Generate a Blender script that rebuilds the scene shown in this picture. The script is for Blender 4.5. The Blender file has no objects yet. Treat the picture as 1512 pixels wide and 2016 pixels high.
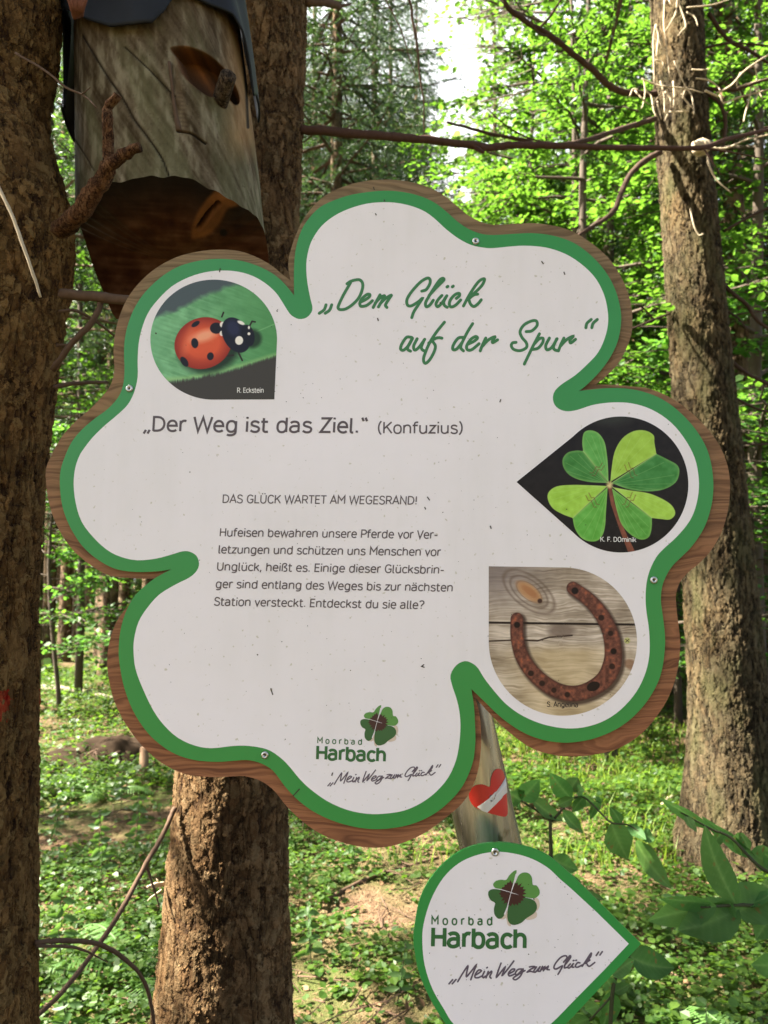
import bpy, math, random
import numpy as np
from mathutils import Vector, Matrix
from mathutils.geometry import tessellate_polygon

SC = bpy.context.scene
COL = SC.collection
R = math.radians

# ------------------------------------------------------------------ camera
F_PX, PITCH, CAM_H = 1552.0, R(5.2), 1.55
cam = bpy.data.cameras.new("camera")
cam.sensor_fit = 'VERTICAL'; cam.sensor_height = 24.0; cam.sensor_width = 18.0
cam.lens = F_PX / 2016.0 * 24.0
cam.clip_start = 0.05; cam.clip_end = 1000.0
cam.dof.use_dof = True; cam.dof.focus_distance = 1.13; cam.dof.aperture_fstop = 5.6
cam_o = bpy.data.objects.new("camera", cam); COL.objects.link(cam_o)
cam_o.location = (0, 0, CAM_H); cam_o.rotation_euler = (R(90) + PITCH, 0, 0)
SC.camera = cam_o

# ------------------------------------------------------------------ light
SUN_EL, SUN_SIDE = R(50), R(-1.5)          # sun stands on the left, just behind the plane of the sign
TO_SUN = np.array([-math.cos(SUN_SIDE) * math.cos(SUN_EL), -math.sin(SUN_SIDE) * math.cos(SUN_EL), math.sin(SUN_EL)])
w = bpy.data.worlds.new("World"); SC.world = w; w.use_nodes = True
nt = w.node_tree
sky = nt.nodes.new('ShaderNodeTexSky'); sky.sky_type = 'NISHITA'; sky.sun_disc = False
sky.sun_elevation = SUN_EL
sky.sun_rotation = math.atan2(TO_SUN[0], TO_SUN[1])
sky.air_density = 1.0; sky.dust_density = 4.0; sky.ozone_density = 1.0
nt.nodes['Background'].inputs['Strength'].default_value = 0.05
hs_ = nt.nodes.new('ShaderNodeHueSaturation'); hs_.inputs['Saturation'].default_value = 0.75     # a milky summer sky
nt.links.new(sky.outputs[0], hs_.inputs['Color'])
# added bright cloud layer, thickest ahead, to whiten the sky behind the trees
cl_ = nt.nodes.new('ShaderNodeHueSaturation'); cl_.inputs['Saturation'].default_value = 0.08; cl_.inputs['Value'].default_value = 1.8
nt.links.new(sky.outputs[0], cl_.inputs['Color'])
tc_ = nt.nodes.new('ShaderNodeTexCoord'); nz_ = nt.nodes.new('ShaderNodeTexNoise'); nz_.inputs['Scale'].default_value = 3.0; nz_.inputs['Detail'].default_value = 6.0
nt.links.new(tc_.outputs['Generated'], nz_.inputs['Vector'])
sx_ = nt.nodes.new('ShaderNodeSeparateXYZ'); nt.links.new(tc_.outputs['Generated'], sx_.inputs[0])
ad_ = nt.nodes.new('ShaderNodeMath'); ad_.operation = 'MULTIPLY_ADD'; ad_.inputs[1].default_value = 0.30
nt.links.new(sx_.outputs[1], ad_.inputs[0]); nt.links.new(nz_.outputs[0], ad_.inputs[2])
rp_ = nt.nodes.new('ShaderNodeValToRGB'); rp_.color_ramp.elements[0].position = 0.60; rp_.color_ramp.elements[1].position = 0.80
nt.links.new(ad_.outputs[0], rp_.inputs[0])
mx_ = nt.nodes.new('ShaderNodeMix'); mx_.data_type = 'RGBA'
nt.links.new(rp_.outputs[0], mx_.inputs[0]); nt.links.new(hs_.outputs[0], mx_.inputs[6]); nt.links.new(cl_.outputs[0], mx_.inputs[7])
nt.links.new(mx_.outputs[2], nt.nodes['Background'].inputs[0])
sun = bpy.data.lights.new("sun", 'SUN'); sun.energy = 5.0; sun.angle = R(0.5); sun.color = (1.0, 0.93, 0.80)
sun_o = bpy.data.objects.new("sun", sun); COL.objects.link(sun_o)
sun_o.rotation_euler = Vector(TO_SUN).to_track_quat('Z', 'Y').to_euler()
SC.view_settings.view_transform = 'Standard'; SC.view_settings.look = 'None'
SC.view_settings.exposure = 3.05; SC.view_settings.gamma = 1.0
SC.cycles.max_bounces = 6; SC.cycles.transmission_bounces = 4; SC.cycles.diffuse_bounces = 3
SC.cycles.use_denoising = True

# ------------------------------------------------------------------ helpers
def at(px, py, D):
    """the place at distance D (world y) seen at pixel (px, py) of the photograph"""
    x = (px - 756.0) / F_PX; z = (1008.0 - py) / F_PX
    c, s = math.cos(PITCH), math.sin(PITCH)
    yy = c - z * s; zz = s + z * c
    k = D / yy
    return np.array([x * k, D, CAM_H + zz * k])

def at_many(P, D):
    P = np.asarray(P, float)
    x = (P[:, 0] - 756.0) / F_PX; z = (1008.0 - P[:, 1]) / F_PX
    c, s = math.cos(PITCH), math.sin(PITCH)
    yy = c - z * s; zz = s + z * c
    k = D / yy
    return np.stack([x * k, np.full(len(P), D, float), CAM_H + zz * k], 1)

def to_px(V):
    V = np.asarray(V, float)
    c, s = math.cos(PITCH), math.sin(PITCH)
    y = V[:, 1]; z = V[:, 2] - CAM_H
    fy = y * c + z * s; fz = -y * s + z * c
    fy = np.where(fy < 0.05, 0.05, fy)
    return np.stack([756 + F_PX * V[:, 0] / fy, 1008 - F_PX * fz / fy], 1)

def lin(c):
    c = np.asarray(c, float) / 255.0
    return np.where(c <= 0.04045, c / 12.92, ((c + 0.055) / 1.055) ** 2.4)

def lin4(*c):
    return tuple(lin(c)) + (1.0,)

ROOT = {}
def empty(name, loc, label=None, cat=None, group=None, kind=None):
    o = bpy.data.objects.new(name, None); COL.objects.link(o)
    o.location = Vector(loc); o.empty_display_size = 0.1
    ROOT[o.name] = np.array(loc, float)
    tag(o, label, cat, group, kind)
    return o

def tag(o, label=None, cat=None, group=None, kind=None):
    if label: o['label'] = label
    if cat: o['category'] = cat
    if group: o['group'] = group
    if kind: o['kind'] = kind
    return o

def origin_of(o):
    while o is not None:
        if o.name in ROOT: return ROOT[o.name]
        o = o.parent
    return np.zeros(3)

def mesh_data(name, V, F, smooth=False):
    """V (n,3); F a list of arrays, each (m,3) or (m,4) or lists of index lists"""
    V = np.asarray(V, np.float32)
    me = bpy.data.meshes.new(name)
    loops, starts, totals = [], [], []
    n = 0
    for A in F:
        if isinstance(A, np.ndarray):
            if len(A) == 0: continue
            k = A.shape[1]
            loops.append(A.astype(np.int32).ravel())
            starts.append(n + np.arange(len(A), dtype=np.int32) * k)
            totals.append(np.full(len(A), k, np.int32))
            n += len(A) * k
        else:
            for f in A:
                loops.append(np.array(f, np.int32)); starts.append(np.array([n], np.int32))
                totals.append(np.array([len(f)], np.int32)); n += len(f)
    L = np.concatenate(loops); S = np.concatenate(starts); T = np.concatenate(totals)
    me.vertices.add(len(V)); me.vertices.foreach_set("co", V.ravel())
    me.loops.add(len(L)); me.loops.foreach_set("vertex_index", L)
    me.polygons.add(len(S)); me.polygons.foreach_set("loop_start", S)
    me.polygons.foreach_set("loop_total", T)
    me.polygons.foreach_set("use_smooth", np.full(len(S), bool(smooth)))
    me.update(calc_edges=True); me.validate()
    return me

def part(name, V, F, mat, parent=None, smooth=False, colors=None):
    """one mesh object; V in world coordinates, kept relative to the thing's base"""
    V = np.asarray(V, float)
    if parent is not None: V = V - origin_of(parent)
    me = mesh_data(name, V, F, smooth)
    if colors is not None:
        a = me.attributes.new("paint", 'FLOAT_COLOR', 'POINT')
        c = np.ones((len(V), 4), np.float32); c[:, :3] = colors
        a.data.foreach_set("color", c.ravel())
    me.materials.append(mat)
    o = bpy.data.objects.new(name, me); COL.objects.link(o)
    if parent is not None: o.parent = parent
    return o

class Geo:
    def __init__(s): s.V = []; s.F3 = []; s.F4 = []; s.n = 0
    def add(s, V, F3=None, F4=None):
        V = np.asarray(V, float).reshape(-1, 3)
        if F3 is not None and len(F3): s.F3.append(np.asarray(F3, int).reshape(-1, 3) + s.n)
        if F4 is not None and len(F4): s.F4.append(np.asarray(F4, int).reshape(-1, 4) + s.n)
        s.V.append(V); s.n += len(V)
    def out(s):
        F = []
        if s.F3: F.append(np.concatenate(s.F3))
        if s.F4: F.append(np.concatenate(s.F4))
        return np.concatenate(s.V), F
    def build(s, name, mat, parent=None, smooth=True, colors=None):
        V, F = s.out()
        return part(name, V, F, mat, parent, smooth, colors)

def catmull(P, n=6, closed=False):
    P = np.asarray(P, float)
    if len(P) < 3 and not closed: return P
    if closed: Q = np.vstack([P[-1], P, P[0], P[1]])
    else: Q = np.vstack([2 * P[0] - P[1], P, 2 * P[-1] - P[-2]])
    out = []
    t = np.linspace(0, 1, n, endpoint=False)[:, None]
    for i in range(1, len(Q) - 2):
        a, b, c, d = Q[i - 1], Q[i], Q[i + 1], Q[i + 2]
        out.append(0.5 * (2 * b + (c - a) * t + (2 * a - 5 * b + 4 * c - d) * t * t + (3 * b - a - 3 * c + d) * t ** 3))
    out = np.concatenate(out)
    if not closed: out = np.vstack([out, P[-1]])
    return out

def frames(P):
    P = np.asarray(P, float)
    T = np.gradient(P, axis=0); T /= np.linalg.norm(T, axis=1)[:, None] + 1e-12
    ref = np.array([0, 0, 1.0]) if abs(T[0][2]) < 0.8 else np.array([0, 1.0, 0])
    U = np.zeros_like(P); u = np.cross(T[0], ref); u /= np.linalg.norm(u); U[0] = u
    for i in range(1, len(P)):
        u = u - T[i] * np.dot(u, T[i]); u /= np.linalg.norm(u) + 1e-12; U[i] = u
    return T, U, np.cross(T, U)

def tube(P, rad, n=8, cap=True, rough=0.0, seed=0):
    P = np.asarray(P, float); m = len(P)
    rad = np.interp(np.linspace(0, 1, m), np.linspace(0, 1, len(rad)), rad) if np.ndim(rad) else np.full(m, rad)
    T, U, W = frames(P)
    a = np.linspace(0, 2 * np.pi, n, endpoint=False)
    rr = rad[:, None] * np.ones((1, n))
    if rough: rr = rr * (1 + rough * np.random.RandomState(seed).uniform(-1, 1, (m, n)))
    V = P[:, None, :] + (np.cos(a)[None, :, None] * U[:, None, :] + np.sin(a)[None, :, None] * W[:, None, :]) * rr[:, :, None]
    V = V.reshape(-1, 3)
    i = np.arange(m - 1)[:, None] * n; j = np.arange(n)[None, :]; k = (j + 1) % n
    F4 = np.stack([i + j, i + k, i + n + k, i + n + j], -1).reshape(-1, 4)
    F3 = []
    if cap:
        V = np.vstack([V, P[0], P[-1]])
        c0, c1 = m * n, m * n + 1
        for q in range(n):
            F3.append((c0, (q + 1) % n, q)); F3.append((c1, (m - 1) * n + q, (m - 1) * n + (q + 1) % n))
    return V, np.array(F3, int).reshape(-1, 3), F4

def add_tube(g, P, rad, n=8, **k):
    V, F3, F4 = tube(P, rad, n, **k); g.add(V, F3, F4)

def fill(P2):
    """triangles of a closed 2-D outline"""
    tris = tessellate_polygon([[Vector((float(p[0]), float(p[1]), 0)) for p in P2]])
    return np.array(tris, int)

def inside(P, poly):
    P = np.asarray(P, float); poly = np.asarray(poly, float)
    x, y = P[:, 0], P[:, 1]; r = np.zeros(len(P), bool)
    for i in range(len(poly)):
        x1, y1 = poly[i]; x2, y2 = poly[i - 1]
        c = ((y1 > y) != (y2 > y)) & (x < (x2 - x1) * (y - y1) / (y2 - y1 + 1e-12) + x1)
        r ^= c
    return r

def seg_dist(P, line):
    P = np.asarray(P, float); best = np.full(len(P), 1e9); arg = np.zeros(len(P)); L = 0
    line = np.asarray(line, float)
    for a, b in zip(line[:-1], line[1:]):
        d = b - a; t = np.clip(((P - a) @ d) / (d @ d + 1e-12), 0, 1)
        q = np.linalg.norm(P - (a + t[:, None] * d), axis=1)
        m = q < best; best[m] = q[m]; arg[m] = (L + t * np.linalg.norm(d))[m]; L += np.linalg.norm(d)
    return best, arg / max(L, 1e-9)

def vnoise(P, seed=0):
    """smooth value noise, any dimension 2"""
    P = np.asarray(P, float); i = np.floor(P).astype(int); f = P - i; f = f * f * (3 - 2 * f)
    def h(a, b):
        n = (a * 374761393 + b * 668265263 + seed * 974634541) & 0x7fffffff
        n = ((n ^ (n >> 13)) * 1274126177) & 0x7fffffff
        return ((n ^ (n >> 16)) & 0xffff) / 65535.0
    a, b = i[:, 0], i[:, 1]
    return (h(a, b) * (1 - f[:, 0]) + h(a + 1, b) * f[:, 0]) * (1 - f[:, 1]) + (h(a, b + 1) * (1 - f[:, 0]) + h(a + 1, b + 1) * f[:, 0]) * f[:, 1]

def fbm(P, seed=0, o=4):
    s = 0; a = 0.5; P = np.asarray(P, float)
    for k in range(o): s = s + a * vnoise(P * 2 ** k, seed + k); a *= 0.5
    return s / (1 - 0.5 ** o)

# ------------------------------------------------------------------ materials
class NT:
    def __init__(s, name):
        s.m = bpy.data.materials.new(name); s.m.use_nodes = True
        s.t = s.m.node_tree; s.t.nodes.clear()
        s.out = s.t.nodes.new('ShaderNodeOutputMaterial')
    def n(s, typ, inp=None, **k):
        nd = s.t.nodes.new('ShaderNode' + typ)
        for a, b in k.items(): setattr(nd, a, b)
        for a, b in (inp or {}).items(): s.set(nd, a, b)
        return nd
    def set(s, nd, a, b):
        i = nd.inputs[a]
        if isinstance(b, bpy.types.NodeSocket): s.t.links.new(b, i)
        else: i.default_value = b
    def ramp(s, fac, stops, interp='LINEAR'):
        nd = s.n('ValToRGB', {0: fac}); cr = nd.color_ramp; cr.interpolation = interp
        while len(cr.elements) < len(stops): cr.elements.new(0.5)
        for e, (p, c) in zip(cr.elements, stops):
            e.position = p; e.color = c if len(c) == 4 else tuple(c) + (1,)
        return nd.outputs[0]
    def mix(s, fac, a, b, mode='MIX'):
        nd = s.n('Mix', data_type='RGBA', blend_type=mode)
        for idx, v in ((0, fac), (6, a), (7, b)):
            if isinstance(v, bpy.types.NodeSocket): s.t.links.new(v, nd.inputs[idx])
            else: nd.inputs[idx].default_value = v
        return nd.outputs[2]
    def math(s, op, a, b=0.0, c=0.0):
        nd = s.n('Math', {0: a, 1: b, 2: c}, operation=op); return nd.outputs[0]
    def coord(s, scale=(1, 1, 1), kind='Object', rot=(0, 0, 0)):
        tc = s.n('TexCoord'); mp = s.n('Mapping', {'Vector': tc.outputs[kind], 'Scale': scale, 'Rotation': rot})
        return mp.outputs[0]
    def noise(s, vec, scale=5.0, detail=4.0, rough=0.55, dist=0.0):
        nd = s.n('TexNoise', {'Vector': vec, 'Scale': scale, 'Detail': detail, 'Roughness': rough, 'Distortion': dist}); return nd.outputs[0]
    def bump(s, h, strength=0.5, dist=0.01):
        return s.n('Bump', {'Height': h, 'Strength': strength, 'Distance': dist}).outputs[0]
    def principled(s, **k):
        nd = s.n('BsdfPrincipled')
        for a, b in k.items(): s.set(nd, a.replace('_', ' '), b)
        s.t.links.new(nd.outputs[0], s.out.inputs[0]); return nd

def leaf_material(name, c1, c2, tcol, trans=0.45, rough=0.5, spec=0.35, dry=None):
    t = NT(name)
    g = t.n('NewGeometry')
    r = g.outputs['Random Per Island']
    col = t.mix(r, tuple(c1) + (1,), tuple(c2) + (1,))
    big = t.noise(t.coord((1, 1, 1)), 1.3, 2)
    col = t.mix(t.math('MULTIPLY', big, 0.5), col, tuple(np.array(c1) * 0.45) + (1,))
    if dry is not None:
        col = t.mix(t.math('GREATER_THAN', r, 0.955), col, tuple(dry) + (1,))
    p = t.n('BsdfPrincipled', {'Base Color': col, 'Roughness': rough, 'Specular IOR Level': spec})
    tc = t.mix(r, tuple(tcol) + (1,), tuple(np.array(tcol) * np.array([0.72, 0.82, 0.6])) + (1,))
    tr = t.n('BsdfTranslucent', {'Color': tc})
    mx = t.n('MixShader', {0: trans, 1: p.outputs[0], 2: tr.outputs[0]})
    t.t.links.new(mx.outputs[0], t.out.inputs[0])
    return t.m

def bark_material(name, dark, mid, light, cell=(45, 45, 24), disp=0.006, moss=None, displace=True, tint=None, crack=0.5):
    """flaking bark: overlapping scales of random height, torn edges, some deep upright cracks"""
    t = NT(name)
    base = t.coord((1, 1, 1))
    wob = t.n('TexNoise', {'Vector': base, 'Scale': 38.0, 'Detail': 5.0, 'Roughness': .65})
    wob2 = t.n('TexNoise', {'Vector': base, 'Scale': 6.0, 'Detail': 2.0})
    off = t.n('VectorMath', {0: wob.outputs['Color'], 1: (0.5, 0.5, 0.5)}, operation='SUBTRACT').outputs[0]
    off = t.n('VectorMath', {0: off, 'Scale': 0.055}, operation='SCALE').outputs[0]
    vec = t.n('VectorMath', {0: base, 1: off}, operation='ADD').outputs[0]
    off2 = t.n('VectorMath', {0: wob2.outputs['Color'], 'Scale': 0.12}, operation='SCALE').outputs[0]
    vec = t.n('VectorMath', {0: vec, 1: off2}, operation='ADD').outputs[0]
    v1 = t.n('VectorMath', {0: vec, 1: cell}, operation='MULTIPLY').outputs[0]
    v2 = t.n('VectorMath', {0: vec, 1: tuple(c * 2.3 for c in cell)}, operation='MULTIPLY').outputs[0]
    def cells(v):
        f1 = t.n('TexVoronoi', {'Vector': v, 'Scale': 1.0}, feature='SMOOTH_F1'); f1.inputs['Smoothness'].default_value = 0.05
        sc = t.n('SeparateColor', {0: f1.outputs['Color']})
        return sc.outputs[0], sc.outputs[1], f1.outputs['Distance']
    a1, b1, d1 = cells(v1); a2, b2, d2 = cells(v2)
    fine = t.noise(base, 260.0, 5.0, 0.7)
    mid_n = t.noise(t.coord((1, 1, .5)), 8.0, 5.0, 0.65)
    cr = t.noise(t.coord((1, 1, .22)), cell[0] * .55, 4.0, .6, .6)
    crack_ = t.ramp(t.math('ABSOLUTE', t.math('SUBTRACT', cr, 0.5)), [(0.0, (0, 0, 0)), (0.035, (1, 1, 1))])
    h = t.math('ADD', t.math('MULTIPLY', a1, .62), t.math('MULTIPLY', a2, .30))
    h = t.math('SUBTRACT', h, t.math('MULTIPLY', d1, .28))
    h = t.math('ADD', h, t.math('MULTIPLY', fine, .32))
    h = t.math('ADD', h, t.math('MULTIPLY', mid_n, .35))
    h = t.math('SUBTRACT', h, t.math('MULTIPLY', t.math('SUBTRACT', 1.0, crack_), crack))
    q = t.n('MapRange', {0: h, 1: 0.12, 2: 0.98, 3: 0.0, 4: 1.0}).outputs[0]
    col = t.ramp(q, [(0.0, dark), (0.26, tuple(np.array(mid) * .6)), (0.55, mid), (0.95, light)])
    hue = t.mix(b1, (1.06, .96, .86, 1), (.96, 1.0, .98, 1)); col = t.mix(1.0, col, hue, 'MULTIPLY')
    col = t.mix(t.math('MULTIPLY', fine, .5), col, t.mix(.6, col, tuple(dark) + (1,)))
    drift = t.noise(t.coord((1, 1, .6)), 2.6, 4.0, .6)
    col = t.mix(1.0, col, t.ramp(drift, [(.32, (.62, .60, .58)), (.5, (1, 1, 1)), (.68, (1.35, 1.25, 1.1))]), 'MULTIPLY')
    if moss is not None:
        mn = t.noise(t.coord((3, 3, 1.2)), 1.6, 5.0, 0.65)
        col = t.mix(t.ramp(mn, [(0.5, (0, 0, 0)), (0.68, (0.75, 0.75, 0.75))]), col, tuple(moss) + (1,))
    if tint is not None:
        col = tint(t, base, col)
    p = t.principled(Base_Color=col, Roughness=0.95, Specular_IOR_Level=0.15)
    if displace:
        d = t.n('Displacement', {'Height': h, 'Midlevel': 0.75, 'Scale': disp})
        t.t.links.new(d.outputs[0], t.out.inputs['Displacement'])
        t.m.displacement_method = 'BOTH'
    else:
        t.set(p, 'Normal', t.bump(h, 1.0, disp * 1.6))
    return t.m

def plain(name, col, rough=0.6, spec=0.4, noise=0.12, scale=40.0, metallic=0.0, bump=0.0, coat=0.0):
    t = NT(name)
    nz = t.noise(t.coord(), scale, 4.0)
    c = t.mix(nz, tuple(np.clip(np.array(col) * (1 - noise), 0, 1)) + (1,), tuple(np.clip(np.array(col) * (1 + noise), 0, 1)) + (1,))
    p = t.principled(Base_Color=c, Roughness=rough, Specular_IOR_Level=spec, Metallic=metallic, Coat_Weight=coat)
    if bump: t.set(p, 'Normal', t.bump(nz, bump, 0.004))
    return t.m

def paint_material(name, rough=0.4, spec=0.4, coat=0.0, grain=0.0, scale=90.0):
    """colours carried by the thing itself (a print, stained wood) in the attribute 'paint'"""
    t = NT(name)
    a = t.n('Attribute', attribute_name='paint')
    c = a.outputs['Color']
    p = t.principled(Base_Color=c, Roughness=rough, Specular_IOR_Level=spec, Coat_Weight=coat)
    if grain:
        nz = t.noise(t.coord((1, 1, 0.25)), scale, 5.0, 0.65)
        t.set(p, 'Base Color', t.mix(t.math('MULTIPLY', nz, grain), c, t.mix(0.75, c, (0, 0, 0, 1))))
        t.set(p, 'Normal', t.bump(nz, 0.5, 0.003))
    return t.m
# ------------------------------------------------------------------ lettering
GLYPHS = {
 'a': (60, "M8 62 C14 76 46 80 46 50 L46 0;M46 42 L26 42 C0 42 0 0 24 0 C36 0 46 8 46 16"),
 'b': (62, "M10 100 L10 0;E31 36 21 37"), 'c': (52, "M47 60 C38 78 8 80 8 36 C8 -6 38 -4 47 12"),
 'd': (64, "M52 100 L52 0;E31 36 21 37"), 'e': (58, "M9 38 L50 38 C50 86 8 84 8 36 C8 -8 42 -4 49 10"),
 'f': (38, "M14 0 L14 78 C14 98 24 101 36 98;M2 70 L34 70"), 'g': (64, "M52 73 L52 0 C52 -30 18 -28 12 -20;E31 36 21 37"),
 'h': (62, "M10 100 L10 0;M10 50 C16 80 50 82 50 46 L50 0"), 'i': (22, "M11 72 L11 0;M11 90 L11 103"),
 'k': (56, "M10 100 L10 0;M47 72 L11 30;M24 45 L50 0"), 'l': (27, "M10 100 L10 12 C10 0 17 0 22 1"),
 'm': (92, "M10 73 L10 0;M10 50 C14 80 46 80 46 48 L46 0;M46 50 C50 80 82 80 82 48 L82 0"),
 'n': (62, "M10 73 L10 0;M10 50 C16 80 50 82 50 46 L50 0"), 'o': (60, "E30 36 22 37"),
 'p': (64, "M10 73 L10 -28;E31 36 21 37"), 'r': (40, "M10 73 L10 0;M10 46 C12 70 26 78 37 70"),
 's': (53, "M45 61 C34 78 10 76 10 55 C10 34 46 44 46 19 C46 -6 16 -6 7 11"),
 't': (40, "M14 95 L14 16 C14 -2 26 -1 36 2;M2 70 L34 70"), 'u': (62, "M10 73 L10 27 C10 -8 44 -8 50 22;M50 73 L50 0"),
 'v': (52, "M5 73 L26 2 L47 73"), 'w': (78, "M5 73 L21 2 L39 70 L57 2 L73 73"), 'z': (51, "M7 69 L44 69 L7 4 L46 4"),
 'ß': (62, "M10 0 L10 70 C10 108 48 104 46 80 C45 64 30 62 28 55 C28 40 54 46 52 20 C50 -4 32 -4 24 3"),
 'A': (66, "M4 0 L33 100 L62 0;M14 32 L52 32"), 'C': (64, "M58 80 C48 110 9 110 9 50 C9 -10 48 -10 58 20"),
 'D': (70, "M11 0 L11 97 L30 97 C72 97 72 3 30 3 L11 3"), 'E': (57, "M51 97 L11 97 L11 3 L51 3;M11 52 L46 52"),
 'F': (53, "M51 97 L11 97 L11 0;M11 50 L46 50"), 'G': (70, "M59 82 C48 110 9 110 9 50 C9 -14 62 -10 61 30 L61 46 L38 46"),
 'H': (70, "M11 100 L11 0;M59 100 L59 0;M11 52 L59 52"), 'K': (66, "M11 100 L11 0;M58 100 L13 42;M28 60 L60 0"),
 'L': (53, "M11 100 L11 3 L50 3"), 'M': (82, "M11 0 L11 100 L41 42 L71 100 L71 0"), 'N': (72, "M11 0 L11 100 L61 0 L61 100"),
 'O': (72, "E36 50 26 49"), 'P': (61, "M11 0 L11 97 L34 97 C62 97 62 44 34 44 L11 44"),
 'R': (65, "M11 0 L11 97 L34 97 C62 97 62 46 34 46 L11 46;M36 46 L58 0"),
 'S': (60, "M52 82 C40 108 10 104 10 75 C10 46 53 58 53 26 C53 -8 16 -8 6 18"), 'T': (56, "M28 97 L28 0;M3 97 L53 97"),
 'U': (70, "M11 100 L11 34 C11 -12 59 -12 59 34 L59 100"), 'V': (61, "M4 100 L30 0 L57 100"),
 'W': (92, "M4 100 L24 0 L46 96 L68 0 L88 100"), 'Z': (60, "M8 97 L53 97 L8 3 L55 3"),
 '.': (24, "M12 0 L12 14"), ',': (24, "M14 12 L7 -16"), '-': (40, "M6 38 L34 38"), '!': (26, "M13 100 L13 30;M13 0 L13 14"),
 '?': (54, "M8 84 C14 106 48 106 46 74 C45 56 25 54 25 28;M25 0 L25 14"), ' ': (30, ""),
 '(': (32, "M26 108 C4 80 4 16 26 -12"), ')': (32, "M6 108 C28 80 28 16 6 -12"),
 '„': (42, "M18 8 L8 -18;M36 8 L26 -18"), '“': (44, "M10 104 L18 80;M26 104 L34 80"),
}
GLYPHS['ü'] = (62, GLYPHS['u'][1] + ";M19 88 L19 102;M42 88 L42 102")
GLYPHS['ä'] = (60, GLYPHS['a'][1] + ";M17 88 L17 102;M40 88 L40 102")
GLYPHS['Ü'] = (70, GLYPHS['U'][1] + ";M24 110 L24 124;M46 110 L46 124")

def glyph_strokes(ch):
    out = []
    for p in GLYPHS[ch][1].split(';'):
        if not p.strip(): continue
        if p[0] == 'E':
            cx, cy, rx, ry = map(float, p[1:].split()); a = np.linspace(0, 2 * np.pi, 25)
            c, s = np.cos(a), np.sin(a)
            k = 0.86                                      # a little squarer than an ellipse
            out.append(np.stack([cx + rx * np.sign(c) * abs(c) ** k, cy + ry * np.sign(s) * abs(s) ** k], 1)); continue
        toks = p.replace('M', ' M ').replace('L', ' L ').replace('C', ' C ').split(); i = 0; pts = []
        while i < len(toks):
            c = toks[i]
            if c in 'ML': pts.append((float(toks[i + 1]), float(toks[i + 2]))); i += 3
            else:
                q = [float(v) for v in toks[i + 1:i + 7]]; a = np.array(pts[-1]); b, d, e = np.array(q[:2]), np.array(q[2:4]), np.array(q[4:])
                for t in np.linspace(0, 1, 10)[1:]:
                    pts.append(tuple((1 - t) ** 3 * a + 3 * t * (1 - t) ** 2 * b + 3 * t * t * (1 - t) * d + t ** 3 * e))
                i += 7
        out.append(np.array(pts))
    return out

class Ink:
    """flat printed strokes, collected in photo pixels and laid on a plane at distance D"""
    def __init__(s): s.P = []; s.F = []; s.n = 0; s.k = []; s.c = 0
    def stroke(s, P, w, round_=False):
        P = np.asarray(P, float); keep = np.r_[True, np.linalg.norm(np.diff(P, axis=0), axis=1) > 1e-6]; P = P[keep]
        w = np.broadcast_to(np.asarray(w, float), (len(P),)) if np.ndim(w) == 0 else np.interp(np.linspace(0, 1, len(P)), np.linspace(0, 1, len(w)), w)
        d = np.diff(P, axis=0); d /= np.linalg.norm(d, axis=1)[:, None]
        if np.linalg.norm(P[0] - P[-1]) < 1e-3 and len(P) > 3:
            din = np.vstack([d[-1], d]); dout = np.vstack([d, d[0]])
        else:
            din = np.vstack([d[0], d]); dout = np.vstack([d, d[-1]])
        n1 = np.stack([-din[:, 1], din[:, 0]], 1); n2 = np.stack([-dout[:, 1], dout[:, 0]], 1)
        m = n1 + n2; L = np.linalg.norm(m, axis=1)[:, None]; m = np.where(L > 0.3, m / np.maximum(L, 1e-6), n1)
        sc = 1 / np.clip((m * n1).sum(1), 0.35, 1)
        o = m * (w * 0.5 * sc)[:, None]
        V = np.vstack([P + o, P - o]); n = len(P)
        F = [(i, i + 1, n + i + 1, n + i) for i in range(n - 1)]
        s.add(V, F, np.tile(np.linspace(0, .9, n), 2))
        if round_:
            for q, ww in ((P[0], w[0]), (P[-1], w[-1])):
                a = np.linspace(0, 2 * np.pi, 12, endpoint=False)
                s.add(q + np.stack([np.cos(a), np.sin(a)], 1) * ww * 0.5, [tuple(range(12))])
    def poly(s, P):
        P = np.asarray(P, float); s.add(P, [tuple(t) for t in fill(P)])
    def add(s, V, F, along=0.0):
        s.P.append(V); s.k.append(np.full(len(V), s.c % 14) + along); s.c += 1
        s.F += [tuple(i + s.n for i in f) for f in F]; s.n += len(V)
    def text(s, txt, p0, p1, cap, w, lean=0.0, spread=0.0, track=None):
        p0 = np.array(p0, float); p1 = np.array(p1, float); x = 0; items = []
        for ch in txt:
            items.append((ch, x)); x += GLYPHS[ch][0] + spread
        x -= spread
        lo = 6; hi = x - 6
        e = (p1 - p0) / (hi - lo); L = np.linalg.norm(p1 - p0); u = (p1 - p0) / L
        up = np.array([u[1], -u[0]]) * cap / 100.0 + u * lean * cap / 100.0
        for ch, gx in items:
            for st in glyph_strokes(ch):
                Q = p0 + (st[:, :1] + gx - lo) * e + st[:, 1:] * up
                s.stroke(Q, w)
    def build(s, name, mat, parent, D, dz=0.00002):
        P = np.concatenate(s.P); V = at_many(P, D); k = np.concatenate(s.k)
        V[:, 1] -= k * dz
        F4 = [f for f in s.F if len(f) == 4]; F3 = [f for f in s.F if len(f) == 3]; FN = [f for f in s.F if len(f) > 4]
        F = []
        if F3: F.append(np.array(F3))
        if F4: F.append(np.array(F4))
        if FN: F.append(FN)
        return part(name, V, F, mat, parent)

def crop(P, ox, oy, sc):
    return np.asarray(P, float) / sc + np.array([ox, oy])

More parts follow.
